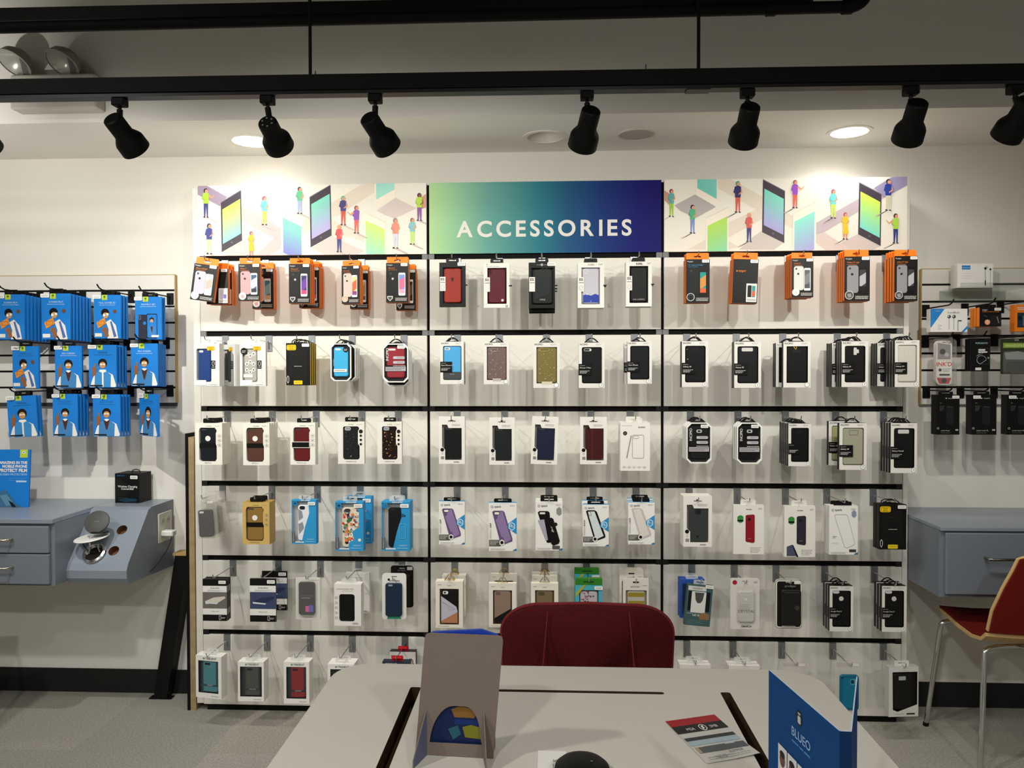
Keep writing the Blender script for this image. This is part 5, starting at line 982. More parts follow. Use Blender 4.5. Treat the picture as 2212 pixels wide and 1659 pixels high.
t = thing('wireless_charger', 'round grey wireless charging pad standing on the white oval shelf', 'charger', (pr_.x, pr_.y, pr_.z))
ax = Vector((.12, -.86, .5)).normalized()
b = MB(); b.lathe(ax*-.006, ax, [(0, 0), (.036, 0), (.043, .003), (.0455, .007), (.044, .012), (.04, .0135), (0, .0135)], mat('#4b4a48', .45), 44); link('pad', b.mesh('pad'), t)
b = MB(); b.lathe(Vector((.008, .0, -.041)), (0, .1, 1), [(0, 0), (.032, 0), (.034, .003), (.03, .007), (0, .007)], mat('#242423', .4), 36); link('base', b.mesh('base'), t)
b = MB(); b.rbox(-.012, -.004, -.004, .012, -.0032, -.0025, '#8a8a88', .0002) if 0 else b.tube([ax*.0078+Vector((-.01, 0, 0)), ax*.0078+Vector((.01, .0014, 0))], .0009, '#8a8a88', 6); link('logo_mark', b.mesh('logo_mark'), t)
# black charger box on the desk end
a = atY(247, 1023, .06); c = atY(302, 1084, .06)
pt = make_pkg(c.x-a.x, a.z-ZD-.0005, .085, dict(body='#131416', side='#1c1d1f', top='#232426', ops=[('c', .15, .5, .42, '#242322') if 0 else ('p', [(0, .2), (.15, .19), (.4, .28), (.58, .46), (.58, .62), (.4, .78), (0, .82)], '#252423'), ('t', 'SAMSUNG', .08, .09, .05, '#2a6a9a', 'l', 0, .01), ('t', 'Wireless Charging', .12, .47, .075, '#e0e0de', 'l', 0, .015), ('t', 'Convertible', .26, .55, .075, '#e0e0de', 'l', 0, .015), ('p', [(.1, .9), (.5, .84), (.9, .86), (.9, .93), (.4, .97)], '#16384c'), ('l', .1, .83, .5, 1, .02, '#5a5a5c', .008)], st=(.8, .12)))
place('charger_box', pt, ((a.x+c.x)/2, .06, a.z), (0, 0, math.radians(-4)), 'black wireless charger box standing on the grey console top', 'charger box', None)
t_ = MB(); xm = (a.x+c.x)/2+.015; t_.tube([(xm-.018, .1, a.z), (xm-.014, .1, a.z+.01), (xm, .1, a.z+.013), (xm+.014, .1, a.z+.01), (xm+.018, .1, a.z)], .002, '#1a1a1b', 8)
o = link('hang_handle', t_.mesh('hang_handle')); o.parent = [q for q in bpy.data.objects if q.name == 'charger_box'][0]; o.matrix_parent_inverse = Matrix.Translation(-Vector(((a.x+c.x)/2, .06, a.z)))
# blue standing sign at the picture edge
Y = -.05; a = atY(60, 972, Y); c = atY(60, 1100, Y); wS = .3
t = thing('counter_sign', 'blue standing sign about phone protection film, on the left desk', 'sign', (a.x-wS/2, Y, ZD+.0005), (math.radians(-4), 0, 0))
hS = a.z-ZD; b = MB(); b.box(-wS/2, 0, 0, wS/2, .006, hS, '#1a6cc0', front='#1878cc'); link('board', b.mesh('board'), t)
b = MB(); A = Art(b, -wS/2, hS, wS, hS, 0)
A.run([('r', .86, 0, .965, .14, '#b9cc3a'), ('c', .912, .05, .02, '#e8f0e0'), ('c', .912, .05, .01, '#1878cc'), ('t', 'AMAZING IN THE', .965, .25, .034, WH, 'r', 0, .045), ('t', 'MOBILE PHONE', .965, .315, .034, WH, 'r', 0, .045), ('t', 'PROTECT FILM', .965, .39, .041, WH, 'r', 0, .045), ('t', 'SCREEN PROTECTION', .965, .45, .026, '#9cc6ea', 'r', 0, .02), ('l', .72, .5, .96, 2, .03, '#4a94d4', .01), ('r', .82, .54, .965, .57, '#a9cdec', .005),
       ('p', [(.55, .75), (.68, .7), (.82, .92), (.92, 1), (.5, 1)], '#3a6a8e'), ('p', [(.6, .8), (.7, .78), (.8, .95), (.7, .98)], '#5a88a4'), ('p', [(.72, .88), (.78, .92), (.84, 1), (.78, 1)], '#16242e')])
link('printing', b.mesh('printing'), t)
b = MB(); b.poly([(-.06, .006, 0), (.06, .006, 0), (.04, .006, hS*.6), (-.04, .006, hS*.6)], WH); b.prism([(-.03, .002), (.03, .002), (.03, hS*.5), (-.03, hS*.5)], .0062, .05, WH, back=True); link('easel_back', b.mesh('easel_back'), t)
# leaning posts and edge board
t = thing('board_offcut', 'tall black-faced board with raw wood edge, upright beside the display wall', 'board')
b = MB(); b.box(-1.437, -.002, .0, -1.425, .13, 1.115, '#0e0e0f'); link('black_face', b.mesh('black_face'), t)
b = MB(); b.box(-1.4248, -.0, .0, -1.402, .13, 1.1, mat('#a8946e', .8, noise=(30, '#988460', .3))); link('wood_core', b.mesh('wood_core'), t)
p0 = atZ(331, 1510, 0); p1 = Vector((atY(378, 1200, .09).x, .09, atY(378, 1200, .09).z))
t = thing('leaning_post', 'black post leaning against the wall below the console', 'post')
for dx, dy, nm in ((0, 0, 'post'),):
    b = MB(); w1, w2 = .057, .06; ax_ = (p1-p0); e1 = Vector((w1, 0, 0)); e2 = Vector((0, w2, 0))
    rg = [[q, q+e1, q+e1+e2, q+e2] for q in (p0, p1)]
    b.grid(rg, mat('#131211', .6), smooth=False, cap0=True); link('post_body', b.mesh('post_body'), t)
    b = MB(); q = p1+Vector((-.008, -.004, 0)); b.box(q.x, q.y, q.z, q.x+w1+.016, q.y+w2+.004, q.z+.01, mat('#b89a68', .8)); link('wood_top', b.mesh('wood_top'), t)
    b = MB(); b.box(p0.x-.018, p0.y-.003, .0005, p0.x+w1+.02, p0.y+.03, .004, '#161615'); link('foot_plate', b.mesh('foot_plate'), t)

# ================================================================ right desk
ZE = .81
t = thing('drawer_desk', 'dark grey wall desk behind the orange-red chair on the right', 'desk')
b = MB(); b.box(1.395, -.232, .56, 3.4, YW-.001, ZE-.014, gd); link('body', b.mesh('body'), t)
b = MB(); b.rbox(1.395, -.245, ZE-.014, 3.4, YW-.001, ZE, gp, .002); link('desktop', b.mesh('desktop'), t)
d = link('drawer', (lambda q: (q.rbox(1.412, -.248, .572, 2.1, -.2325, .79, gd, .003), q.mesh('drawer'))[1])(MB()), t)
q = MB(); xh = atY(2135, 1228, -.27).x; q.tube([(xh, -.249, .705), (xh, -.275, .705), (xh+.01, -.28, .705), (xh+.1, -.28, .705), (xh+.11, -.275, .705), (xh+.11, -.249, .705)], .0045, mat('#8a8880', .3, 1), 10); link('handle', q.mesh('handle'), d)

# ================================================================ chairs
def shell_chair(label, loc, rz, red, mirror=1):
    "bent plywood seat and back pad on four chrome legs; faces +y"
    t = thing('side_chair', label, 'chair', loc, (0, 0, rz))
    fab = mat(red, .85, noise=(300, mixc(red, '#000000', .15), .4)); ply = mat('#caa873', .6)
    def curvy(pts, wd0, th, m_, inset=0):
        b = MB(); rg = []
        for i, (y, z, wf) in enumerate(pts):
            w_ = wf/2-inset; row = []
            for k in range(13):
                s = -1+2*k/12; row.append((s*w_, y, z-.012*(1-s*s)*0+.01*s*s))
            rg.append(row)
        # thickness along the local normal
        top = []; bot = []
        for i in range(len(rg)):
            a_ = Vector(pts[max(i-1, 0)][:2]); c_ = Vector(pts[min(i+1, len(pts)-1)][:2]); d_ = (c_-a_).normalized(); nn = Vector((-d_.y, d_.x))
            top.append([(x, y+nn.x*th/2, z+nn.y*th/2) for x, y, z in rg[i]]); bot.append([(x, y-nn.x*th/2, z-nn.y*th/2) for x, y, z in rg[i]])
        rings = [tp+bt[::-1] for tp, bt in zip(top, bot)]
        b.grid(rings, m_, cap0=True, cap1=True); return b
    seat = [(.2, .425, .34), (.19, .44, .38), (.1, .447, .42), (0, .44, .44), (-.1, .437, .45), (-.17, .45, .46), (-.2, .475, .46)]
    back = [(-.205, .49, .46), (-.22, .56, .45), (-.235, .64, .40), (-.245, .7, .35), (-.25, .74, .32), (-.252, .748, .27)]
    link('seat', curvy(seat, .44, .012, ply).mesh('seat'), t)['label'] = 'pale plywood edge'
    sp_ = [(y, z+.009, w_-.01) for y, z, w_ in seat[1:-1]]; link('seat_pad', curvy(sp_, .42, .008, fab).mesh('seat_pad'), t)
    link('backrest', curvy(back, .4, .012, ply).mesh('backrest'), t)
    bp = [(y-.0095, z, w_-.008) for y, z, w_ in back[:-1]]+[(back[-1][0]-.0095, back[-1][1]-.003, back[-1][2]-.01)]; link('back_cover', curvy(bp, .4, .007, fab).mesh('back_cover'), t)
    for sx in (-1, 1):
        for sy in (-1, 1):
            b = MB(); xt, yt = sx*.19, sy*.14; zt = .425 if sy > 0 else .425
            b.tube(bez([Vector((sx*.1, yt, zt)), Vector((xt, yt, zt)), Vector((xt+sx*.012, yt+sy*.004, zt-.02))], 6)+[Vector((sx*.235, sy*.185, .012))], .009, CHROME(), 12); L = link('leg', b.mesh('leg'), t)
            b = MB(); b.tube([(sx*.2348, sy*.185, .014), (sx*.236, sy*.186, .0)], .0105, '#151515', 10); link('foot_cap', b.mesh('foot_cap'), L)
    b = MB(); b.tube([(-.1, -.14, .425), (.1, -.14, .425)], .009, CHROME(), 10); b.tube([(-.1, .14, .425), (.1, .14, .425)], .009, CHROME(), 10); link('under_frame', b.mesh('under_frame'), t)
    b = MB(); b.prism([(-.04, .43), (.04, .43), (.03, .52), (-.03, .52)], -.19, -.178, ply) ; 
    b = MB()
    for sx in (-.09, .09): b.tube([(sx, -.14, .425), (sx, -.2, .44), (sx, -.212, .5), (sx, -.221, .56)], .006, CHROME(), 8)
    link('back_bracket', b.mesh('back_bracket'), t)
    return t
shell_chair('orange-red side chair with plywood edge and chrome legs at right desk', (1.695, -.20, 0), 0, '#74140a')
shell_chair('dark orange side chair mostly cut off by left picture edge', (-2.335, -.42, 0), math.radians(0), '#7a3416')
# red upholstered chair behind the table
t = thing('office_chair', 'dark red upholstered chair behind the white table', 'chair', (.105, -1.17, 0), (0, 0, 0))
fab = mat('#561013', .9, noise=(260, '#480b0e', .5)); seam_m = mat('#7a2a2c', .9)
def backshape(w_, h_, r_, n=10):
    pts = [(-w_/2*1.0, 0)]; o = []
    for i in range(n+1):
        q = PI/2*i/n; o.append((w_/2-r_+r_*math.cos(q), h_-r_*.75+r_*.75*math.sin(q)))
    o2 = [(-x, z) for x, z in o[::-1]]
    return [(w_/2*.96, 0)]+o+[(0, h_+.006)]+o2+[(-w_/2*.96, 0)]
def cushion(name, w_, h_, z0, yf, yb, lean, m_, puff=.028, r_=.1, lab=None):
    b = MB(); base = backshape(w_, h_, r_); cx, cz = 0, h_*.5; rings = []
    for s, dy in ((.0, -puff), (.45, -puff*.93), (.75, -puff*.72), (.92, -puff*.35), (1, 0)):
        rings.append([(cx+(x-cx)*s, yf+dy+((x/(w_/2))**2)*.03+lean*(cz+(z-cz)*s), z0+cz+(z-cz)*s) for x, z in base])
    rings += [[(x, yb+((x/(w_/2))**2)*.03+lean*z, z0+z) for x, z in base], [(cx+(x-cx)*.9, yb+.02+((x/(w_/2))**2)*.03+lean*z, z0+cz+(z-cz)*.9) for x, z in base]]
    b.grid(rings, m_, cap1=True); o = link(name, b.mesh(name), t); return o
cushion('backrest', .405, .40, .405, 0, .035, -.1, fab)
b = MB()
bs = backshape(.413, .403, .103)
b.tube([(x, .018+((x/.2)**2)*.03-.1*z, .404+z) for x, z in bs], .0045, seam_m, 8); link('edge_piping', b.mesh('edge_piping'), t)
for sx in (-1, 1): b = MB(); b.tube([(sx*(.125-.03*k/8+.0), -.0275+(1-k/8)*.0+.004*(k > 6)*(k-6)*2-.1*(.05+.345*k/8)+.004, .405+.05+.345*k/8) for k in range(9)], .0016, seam_m, 6); link('seam', b.mesh('seam'), t)
b = MB(); b.grid([[(x*s, -.235+(y)*s+dd*0, .45+dz_) for x, y in rrect(-.23, -.22, .23, .22, .07)] for s, dz_, dd in ((.2, .04, 0), (.8, .036, 0), (.97, .02, 0), (1, 0, 0), (1, -.02, 0), (.95, -.04, 0))], fab, cap0=True, cap1=True); so = link('seat', b.mesh('seat'), t); so.location = (0, .02, -.03)
for sx in (-1, 1):
    for sy in (-1, 1):
        b = MB(); b.tube([(sx*.17, -.22+sy*.16, .38), (sx*.21, -.22+sy*.2, .0)], .012, CHROME(), 12); link('leg', b.mesh('leg'), t)
b = MB(); b.tube([(0, -.05, .4), (0, .045, .4), (0, .05, .5), (0, .035, .62)], .014, mat('#1a1a1b'), 10); link('back_bracket', b.mesh('back_bracket'), t)
t.rotation_euler = (0, 0, 0)

# ================================================================ table with slots
ZT = .74; TX0, TX1, TY0, TY1 = -.432, .560, -2.75, -1.395
t = thing('meeting_table', 'white rounded table with long cable slots in the foreground', 'table')
b = MB(); out = rrect(TX0, TY0, TX1, TY1, .075, 8)
sl_ = [rrect(-.2605, -2.3, -.2395, -1.513, .0045, 3), rrect(.3435, -2.3, .3625, -1.513, .0045, 3), rrect(-.185, -1.5275, .2345, -1.5165, .005, 3)]
tw = mat('#cdc8bc', .45); core = mat('#3c2c1a', .7)
b.flat(out, ZT, tw, holes=sl_, P=lambda a, y, c: (a, c, y)); b.flat(out, ZT-.028, core, holes=sl_, P=lambda a, y, c: (a, c, y))
b.grid([[(x, y, ZT) for x, y in out], [(x, y, ZT-.028) for x, y in out]], mat('#bdb8ac', .5), smooth=False)
for s_ in sl_: b.grid([[(x, y, ZT) for x, y in s_], [(x, y, ZT-.028) for x, y in s_]], core, smooth=False)
link('tabletop', b.mesh('tabletop'), t)
b = MB()
for x, y, x2, y2 in ((-.31, -2.34, -.1902, -1.45), (.29, -2.34, .42, -1.45), (-.19, -1.6, .2898, -1.45)): b.box(x, y, ZT-.05, x2, y2, ZT-.045, mat('#5a4426', .8))
link('cable_tray', b.mesh('cable_tray'), t)['label'] = 'brown tray under the slots'
for x in (TX0+.09, TX1-.09):
    for y in (TY0+.1, TY1-.1):
        b = MB(); b.tube([(x, y, ZT-.0285), (x, y, 0)], .022, STEEL(), 14); link('leg', b.mesh('leg'), t)
# ---- cardboard brochure holder seen from behind
bl = atZ(897, 1630, ZT); br = atZ(1052, 1617, ZT)
yh = -1.775; tl = atY(915, 1366, yh-.0); xl, xr = bl.x, atY(1056, 1560, yh).x; ht = tl.z-ZT
ang = math.radians(3.5)
t = thing('brochure_holder', 'plain grey-brown cardboard brochure stand seen from behind, on the table', 'brochure stand', (bl.x, bl.y, ZT+.0008), (0, 0, math.radians(-4)))
Wd = .128; cb = mat('#7b6e66', .85); shx = .017
b = MB()
def lean(x, z): return (x+shx*z/ht, z)
outl = [(0, 0), (Wd, 0)]; r_ = .008
top_ = [(Wd, ht-r_), (Wd-.002, ht-.002), (Wd-r_, ht), (r_, ht), (.002, ht-.002), (0, ht-r_)]
ol = [lean(*p) for p in [(Wd, .0)]+top_+[(0, 0)]]
arch = [(.022, .0004)]+[(.022+.035*(1-math.cos(q)), .062*math.sin(q)) for q in [PI/2*k/8 for k in range(1, 9)]]+[(.075+.03*math.sin(q), .062*math.cos(q)) for q in [PI/2*k/8 for k in range(0, 8)]]+[(.108, .0004)]
arch = [lean(x, z+.02) for x, z in arch]
b.prism(ol, 0, .002, cb, holes=[arch]); link('back_panel', b.mesh('back_panel'), t)
for x_, sgn in ((.018, -1), (.112, 1)):
    b = MB(); pr = [(0, 0), (.0, .075), (-.018, .05), (-.045, .012), (-.045, 0)]
    b.poly([(x_+sgn*(-y)*.25, y, z) for y, z in pr], cb); b.poly([(x_+.0016+sgn*(-y)*.25, y, z) for y, z in pr], mat('#6a6f8a' if sgn < 0 else '#7b6e66', .6))
    b.grid([[(x_+sgn*(-y)*.25, y, z) for y, z in pr], [(x_+.0016+sgn*(-y)*.25, y, z) for y, z in pr]], cb, smooth=False); link('side_wing', b.mesh('side_wing'), t)
b = MB(); b.box(.004, .0025, 0, Wd-.002, .04, .003, cb); b.box(.004, .038, 0, Wd-.002, .04, .05, cb); link('front_tray', b.mesh('front_tray'), t)
b = MB(); b.prism([lean(x, z) for x, z in ((.01, .004), (.118, .004), (.118, ht-.002), (.09, ht+.006), (.01, ht-.001))], .006, .013, '#1d3fae', ch=0)
Art(b, .01, .09, .108, .08, .006).run([('r', .1, .1, .95, 1.0, '#12224e'), ('p', [(.45, .2), (.6, .12), (.85, .2), (.8, .36), (.5, .36)], '#84602a'), ('r', .5, .4, .95, .5, '#16306a'), ('p', [(.62, .55), (.75, .5), (.95, .56), (.92, .78), (.66, .76)], '#7c7a22'), ('p', [(.4, .6), (.55, .52), (.6, .7), (.48, .82)], '#285a66')])  # print colours dimmed to stand in for the shade behind the arch
o = link('brochure_stack', b.mesh('brochure_stack')); o.location = t.location; o.rotation_euler = t.rotation_euler; tag(o, 'blue brochures in the cardboard stand on the table', 'brochures')
# ---- blue folded display
hZ = .224; q0 = Vector((.304, -1.977)); q1 = Vector((.332, -2.150)); q2 = Vector((.345, -2.151)); q3 = Vector((.413, -1.995))
t = thing('folded_display', 'tall blue folded card display with portraits at the right of the table', 'display card', (q1.x, q1.y, ZT+.0006))
def wallp(p, r, th, m_, m2=None):
    d = (r-p).normalized(); nn = Vector((-d.y, d.x)); O = q1; b = MB()
    P_ = [p-O, r-O, r-O+nn*th, p-O+nn*th]
    b.poly([(P_[0].x, P_[0].y, 0), (P_[1].x, P_[1].y, 0), (P_[1].x, P_[1].y, hZ), (P_[0].x, P_[0].y, hZ)], m_)
    b.poly([(P_[3].x, P_[3].y, 0), (P_[2].x, P_[2].y, 0), (P_[2].x, P_[2].y, hZ), (P_[3].x, P_[3].y, hZ)], m2 or m_)
    b.grid([[(v.x, v.y, 0) for v in P_], [(v.x, v.y, hZ) for v in P_]], m2 or m_, smooth=False); b.poly([(v.x, v.y, hZ) for v in P_], '#b9c6d6'); return b
blue = mat('#1c5fa8', .55)
b = wallp(q0, q1, .0015, blue)
d = (q1-q0).normalized(); ln = (q1-q0).length; nn = Vector((d.y, -d.x))
A = Art(b, 0, hZ, ln, hZ, 0, P=lambda a, y, c: (q0.x-q1.x+d.x*a+nn.x*(-y), q0.y-q1.y+d.y*a+nn.y*(-y), c))
sk = '#6a4636'
ops = [('c', .48, .12, .045, '#1b2430', .058), ('r', .46, .108, .503, .15, '#b9c0c6', .01), ('r', .463, .09, .5, .1, '#b9c0c6'), ('t', 'BLUEO', .37, .245, .062, '#8fb2d6', 'l', 0, .012), ('l', .38, .27, .64, 1, .02, '#4a86c4', .01)]
for i in range(4):
    u = .17+.15*i; ops += [('r', u, .37, u+.135, .6, '#d3d6d8'), ('p', [(u+.01, .55), (u+.067, .49), (u+.125, .55), (u+.135, .6), (u, .6)], '#2e5a9a'), ('c', u+.067, .445, .042, sk, .056), ('c', u+.067, .415, .04, '#2a1d1a', .025)]
A.run(ops); link('left_panel', b.mesh('left_panel'), t)
link('spine', wallp(q1, q2, .0015, mat('#123f74', .6)).mesh('spine'), t)
b = wallp(q2, q3, .0015, mat('#6f7682', .5), blue); link('right_panel', b.mesh('right_panel'), t)
# ---- flyer, card, round dark object
F_ = [atZ(*p, ZT) for p in ((1437, 1560), (1543, 1545), (1642, 1632), (1527, 1651))]
b = MB(); P_ = lambda u, v, z=.0012: tuple((F_[0].lerp(F_[1], u)).lerp(F_[3].lerp(F_[2], u), v)+Vector((0, 0, z+.006*max(0, v-.75)*4*max(0, u-.5))))
for i in range(8):
    for j in range(4): b.poly([P_(j/4, i/8), P_((j+1)/4, i/8), P_((j+1)/4, (i+1)/8), P_(j/4, (i+1)/8)], '#c4c0b8')
A = Art(b, 0, 0, 1, 1, 0, P=lambda a, y, c: P_(a, -c, .0014-y*.3))
A.run([('r', 0, 0, 1, .16, '#a01c22'), ('r', 0, .16, 1, .34, '#25282a'), ('o', .48, .18, .62, .33, .07, .014, WH), ('p', [(.53, .22), (.58, .21), (.56, .26), (.58, .27), (.52, .31)], WH), ('t', 'MSA', .22, .29, .06, WH), ('t', 'SMB', .68, .29, .06, WH), ('r', .02, .45, .98, .52, '#33363a'), ('r', .02, .53, .98, .63, '#9fb0b8'), ('r', .05, .67, .98, .8, '#55585a'), ('r', .05, .67, .22, .8, '#a9947a'), ('r', .62, .64, .8, .72, '#b9bcc0'),
       ('t', 'SUMMER', .55, .87, .05, '#7a7a78'), ('t', 'NIVO', .25, .94, .06, '#7a7a78'), ('l', .1, .9, .9, 2, .04, '#9a9894', .008)])
tag(link('flyer', b.mesh('flyer')), 'printed flyer with red and black top band lying on the table', 'flyer')
c0 = atZ(1162, 1625, ZT); c1 = atZ(1223, 1625, ZT)
b = MB(); wc = c1.x-c0.x; b.box(c0.x, c0.y-.075, ZT+.0006, c1.x, c0.y, ZT+.003, '#ebe8e1')
Art(b, c0.x, 0, wc, .075, 0, P=lambda a, y, c: (a, c0.y+c, ZT+.0031-y*.3)).run([('t', 'LAPTUS', .72, .98, .2, '#5a5750', 'l', 90)])
tag(link('name_card', b.mesh('name_card')), 'small white card with sideways lettering beside the round dark object', 'card')
pq = atZ(1252, 1659, ZT); rr_ = .043
t = thing('desk_speaker', 'round dark object at the bottom edge of the picture, on table', 'round device', (.062, -1.842, ZT+.0006))
b = MB(); b.lathe((0, 0, 0), (0, 0, 1), [(.0, 0), (.036, 0), (.041, .004), (.043, .012), (.041, .02), (.034, .026), (.02, .0295), (0, .0305)], mat('#141515', .55), 40); link('housing', b.mesh('housing'), t)
b = MB(); b.tube([(.012+.0*k, -.006, .0306) for k in range(1)]+[(.016, -.006, .0302)], .0012, '#5a5a5a', 6); link('indicator', b.mesh('indicator'), t)

# ================================================================ overhead: track, spotlights, rods, duct, emergency light
TP0 = atZ(0, 196, 2.11); TP1 = atZ(2212, 163, 2.11); TD = (TP1-TP0).normalized()
def trk(x): return TP0+TD*((x-TP0.x)/TD.x)
tz0 = atY(0, 212, TP0.y).z; tz1 = atY(2212, 184, TP1.y).z; hz0 = atY(0, 180, TP0.y).z; hz1 = atY(2212, 140, TP1.y).z
blk = mat('#050505', .7); blk2 = mat('#0a0a0a', .4)
zb = (tz0+tz1)/2; zt = (hz0+hz1)/2
t = thing('lighting_track', 'long black track beam carrying the spotlights across the ceiling', 'track', (0, 0, 0))
A0 = trk(-2.6); A1 = trk(2.3); nn = Vector((-TD.y, TD.x, 0)).normalized()*.02
def beam(p, q, z0, z1, off, m_):
    b = MB(); P_ = [p-off, q-off, q+off, p+off]; b.grid([[(v.x, v.y, z0) for v in P_], [(v.x, v.y, z1) for v in P_]], m_, smooth=False, cap0=True, cap1=True); return b
link('beam', beam(A0, A1, zb+.006, zt, nn, blk).mesh('beam'), t)
link('rail', beam(A0, A1, zb-.004, zb+.0058, nn*.8, blk2).mesh('rail'), t)
p = trk(atZ(1503, 200, zb).x); link('joint_cover', beam(p-TD*.03, p+TD*.03, zb-.007, zb-.0042, nn*.8, blk2).mesh('joint_cover'), t)
for px in (668, 1512):
    q = trk(atY(px, 150, TP0.y).x); b = MB(); b.tube([(q.x, q.y, zt), (q.x, q.y, ZC)], .0045, blk, 8)
    tag(link('hanger_rod', b.mesh('hanger_rod')), 'thin black rod hanging the track, %s one' % ('left' if px < 1000 else 'right'), 'rod', 'rods hanging the track')
for px, h_ in ((679, .016), (1397, .02)):
    q = trk(atY(px, 150, TP0.y).x); b = MB(); b.tube([(q.x, q.y, zt), (q.x, q.y, zt+h_)], .0012, blk, 6); link('screw_end', b.mesh('screw_end'), t)
HEADS = [(-38, (-70, 262), (-28, 318)), (-330, (-300, 338), (-330, 300)), (265, (243, 257), (290, 318)), (581, (578, 266), (602, 312)), (812, (797, 256), (834, 313)), (1268, (1277, 240), (1259, 310)), (1615, (1621, 232), (1606, 301)), (1970, (1983, 224), (1961, 296)), (2197, (2222, 218), (2176, 290))]
HL_ = ['spotlight cut off by the left picture edge', 'black spotlight further left on the track, tipped towards the bulkhead', 'leftmost fully visible black spotlight, aimed down right', 'spotlight with dotted back cap in front of lit ceiling lamp', 'third full black spotlight from left, above the left sign', 'black spotlight between the unlit lamp and blank cover', 'black spotlight left of the bright right ceiling lamp', 'black spotlight right of the bright right ceiling lamp', 'black spotlight cut by the right picture edge']
for i, (px, cp_, mp_) in enumerate(HEADS):
    J = trk(atY(px, 210, -1.0).x); cap = atY(*cp_, J.y-.015); mo = atY(*mp_, J.y+(.058 if px > -100 else .085))
    D = (mo-cap); Ln = D.length; D.normalize()
    t = thing('spotlight', 'black '+HL_[i] if i == 0 else HL_[i], 'spotlight', (J.x, J.y, zb-.004), group='black track spotlights')
    O = Vector((J.x, J.y, zb-.004)); c_ = cap-O
    b = MB(); b.rbox(-.017, -.014, -.02, .017, .014, 0, blk, .002); link('track_adapter', b.mesh('track_adapter'), t)
    k_ = c_+D*.03
    b = MB(); b.tube([(0, 0, -.02), (0, 0, -.03)], .005, blk2, 8); b.tube([(0, 0, -.028), tuple(Vector((0, 0, -.028)).lerp(k_, .5)+Vector((0, 0, -.004))), tuple(k_)], .0078, blk2, 10); link('swivel_stem', b.mesh('swivel_stem'), t)
    Lb = Ln+.012; hm = mat('#0c0c0b', .55)
    b = MB(); b.lathe(c_-D*.004, D, [(.021, 0), (.0245, .003), (.0255, .01), (.0255, Lb*.5), (.036, Lb*.66), (.0385, Lb*.72), (.0395, Lb), (.0375, Lb), (.035, Lb*.75), (.02, Lb*.6)], hm, 32, cap0=True); link('lamp_housing', b.mesh('lamp_housing'), t)
    b = MB(); e = D.cross(Vector((0, 0, 1))).normalized(); g_ = D.cross(e)
    for q in range(6):
        an = q*PI/3+.3; b.lathe(c_-D*.0042+(e*math.cos(an)+g_*math.sin(an))*.014, -D, [(.0025, 0), (.0025, .0004), (0, .0004)], mat('#9a9890' if i == 3 else '#2a2a28', .5), 8)
    link('vent_hole', b.mesh('vent_hole'), t)
    b = MB(); b.lathe(c_+D*(Lb*.8), D, [(0, 0), (.033, 0)], mat('#ffe2b4', .4, emit=5), 24); link('bulb', b.mesh('bulb'), t)
    L = bpy.data.lights.new('lamp_light', 'SPOT'); L.energy = TRACK_W*(2.9, 1.6, .95, .8, .8, .8, .8, 1.0, 1.1)[i]; L.color = WARM; L.spot_size = math.radians(140); L.spot_blend = 1.0; L.shadow_soft_size = .013
    lo = link('lamp_light', L, t, c_+D*(Lb+.004)); lo.rotation_mode = 'QUATERNION'; lo.rotation_quaternion = D.to_track_quat('-Z', 'Y')
# duct and pipe
a = atY(0, 60, -.905); c = atY(1832, 15, -.905)
d = (c-a).normalized(); s_ = a-d*1.2
t = thing('ceiling_pipe', 'black pipe with end elbow running under the dark ceiling', 'pipe')
b = MB(); b.tube([s_, c], .0155, blk, 16); link('pipe_run', b.mesh('pipe_run'), t)
b = MB(); cn = bez([c-d*.01, c+d*.045, c+d*.05+Vector((0, 0, .05))], 8); b.tube(cn+[c+d*.05+Vector((0, 0, ZC-c.z))], .0175, blk, 16); link('elbow', b.mesh('elbow'), t)
for px in (1830, 1665): b = MB(); q = a+d*((atY(px, 20, -.905).x-a.x)/d.x); b.tube([q-d*.012, q+d*.012], .019, blk, 16); link('coupling', b.mesh('coupling'), t)
a2 = atY(0, 31, -.86); c2 = atY(700, 17, -.86); d2 = (c2-a2).normalized()
b = MB(); p_ = a2-d2*1.4; q_ = c2+d2*1.35; h2 = Vector((0, 0, .0185)); w2 = Vector((0, .012, 0))
b.grid([[p_-h2-w2*0, p_+h2, p_+h2+w2*3, p_-h2+w2*3], [q_-h2, q_+h2, q_+h2+w2*3, q_-h2+w2*3]], mat('#131211', .6), smooth=False, cap0=True, cap1=True)
tag(link('ceiling_duct', b.mesh('ceiling_duct')), 'flat black duct above and behind the black pipe', 'duct')
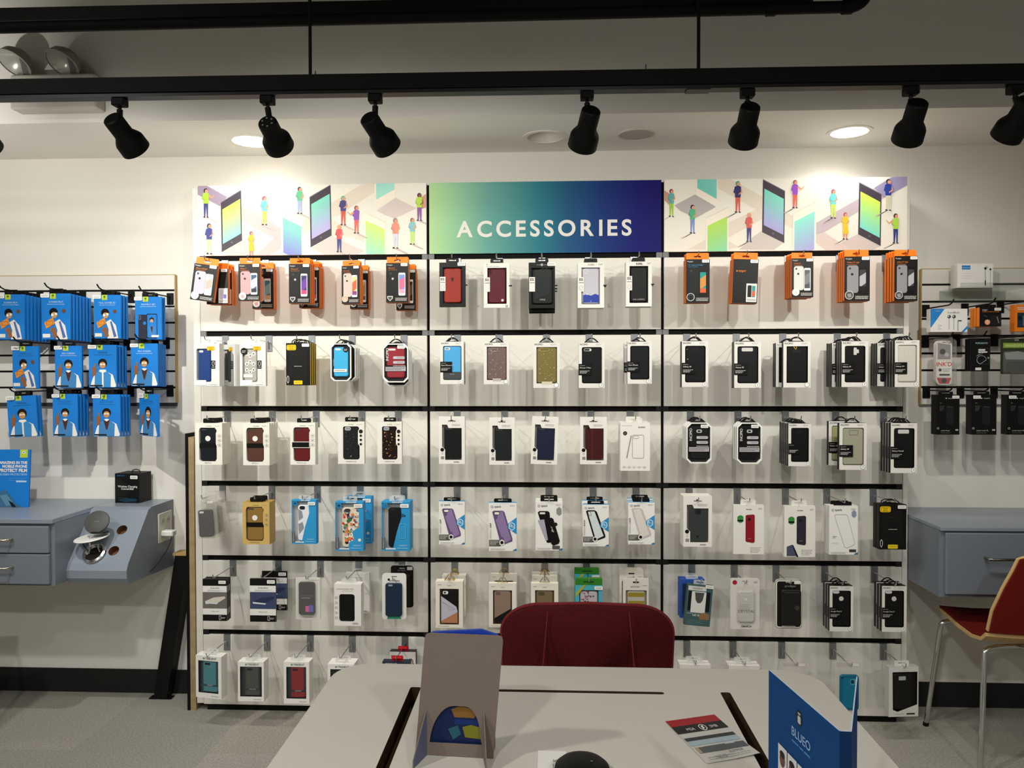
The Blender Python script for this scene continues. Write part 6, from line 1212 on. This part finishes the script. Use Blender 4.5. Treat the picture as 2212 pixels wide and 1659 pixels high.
# emergency light on the bulkhead
t = thing('emergency_light', 'white twin-lamp emergency light on the bulkhead at upper left', 'emergency light')
xa, xb = atY(20, 160, -.36).x, atY(205, 160, -.36).x; z0e, z1e = atY(120, 234, -.36).z, atY(120, 159, -.36).z; b = MB(); b.rbox(xa, -.36, z0e, xb, YB-.0005, z1e, mat('#cfccc2', .5), .006); link('battery_box', b.mesh('battery_box'), t)
for px, py in ((33, 128), (137, 128)):
    q = atY(px-3, py+10, -.37); D = Vector((-.22, -.5, -.8)).normalized()
    b = MB(); b.lathe(q-D*.055, D, [(.012, 0), (.035, .008), (.052, .028), (.058, .048), (.0595, .055), (.056, .057)], mat('#a9a598', .5), 32, cap0=True); l = link('lamp_head', b.mesh('lamp_head'), t)
    b = MB(); b.lathe(q-D*.055, D, [(.012, .02), (.03, .026), (.05, .045), (.056, .053)], mat('#cfcfc8', .22, .55), 28, cap0=True); link('reflector', b.mesh('reflector'), l)
    b = MB(); b.lathe(q-D*.055, D, [(.056, .054), (.04, .058), (.02, .0605), (0, .061)], mat('#e6e8e4', alpha=-.2), 28); link('lens', b.mesh('lens'), l)
    b = MB(); b.tube([q-D*.045, Vector((q.x+.02, -.335, z1e))], .008, mat('#3a3936'), 8); link('bracket', b.mesh('bracket'), t)
# unseen fill lamps added above the shop floor to brighten table and wall
for i, (x, y, wgt) in enumerate(((-2.2, -2.7, 1), (2.5, -2.9, .12), (-1.0, -4.5, 1.2), (1.4, -4.5, .9), (.2, -2.9, .3))):
    t = thing('fill_downlight', 'round ceiling downlight over the shop floor, number out of view' if 0 else 'round downlight in the dark ceiling above the shop floor', 'ceiling lamp', (x, y, ZC-.002), group='downlights above the shop floor')
    b = MB(); b.lathe((0, 0, 0), (0, 0, -1), [(.1, 0), (.1, .01), (.08, .012), (.078, .002)], mat('#d6d3cb'), 28); link('trim_ring', b.mesh('trim_ring'), t)
    b = MB(); b.lathe((0, 0, -.003), (0, 0, -1), [(0, 0), (.078, 0)], mat('#fff0d6', .4, emit=6), 28); link('lamp_disc', b.mesh('lamp_disc'), t)
    L = bpy.data.lights.new('lamp_light', 'SPOT'); L.energy = FILL_W*wgt; L.color = COOL; L.spot_size = math.radians(165); L.spot_blend = .6; L.shadow_soft_size = .08
    link('lamp_light', L, t, (0, 0, -.02))
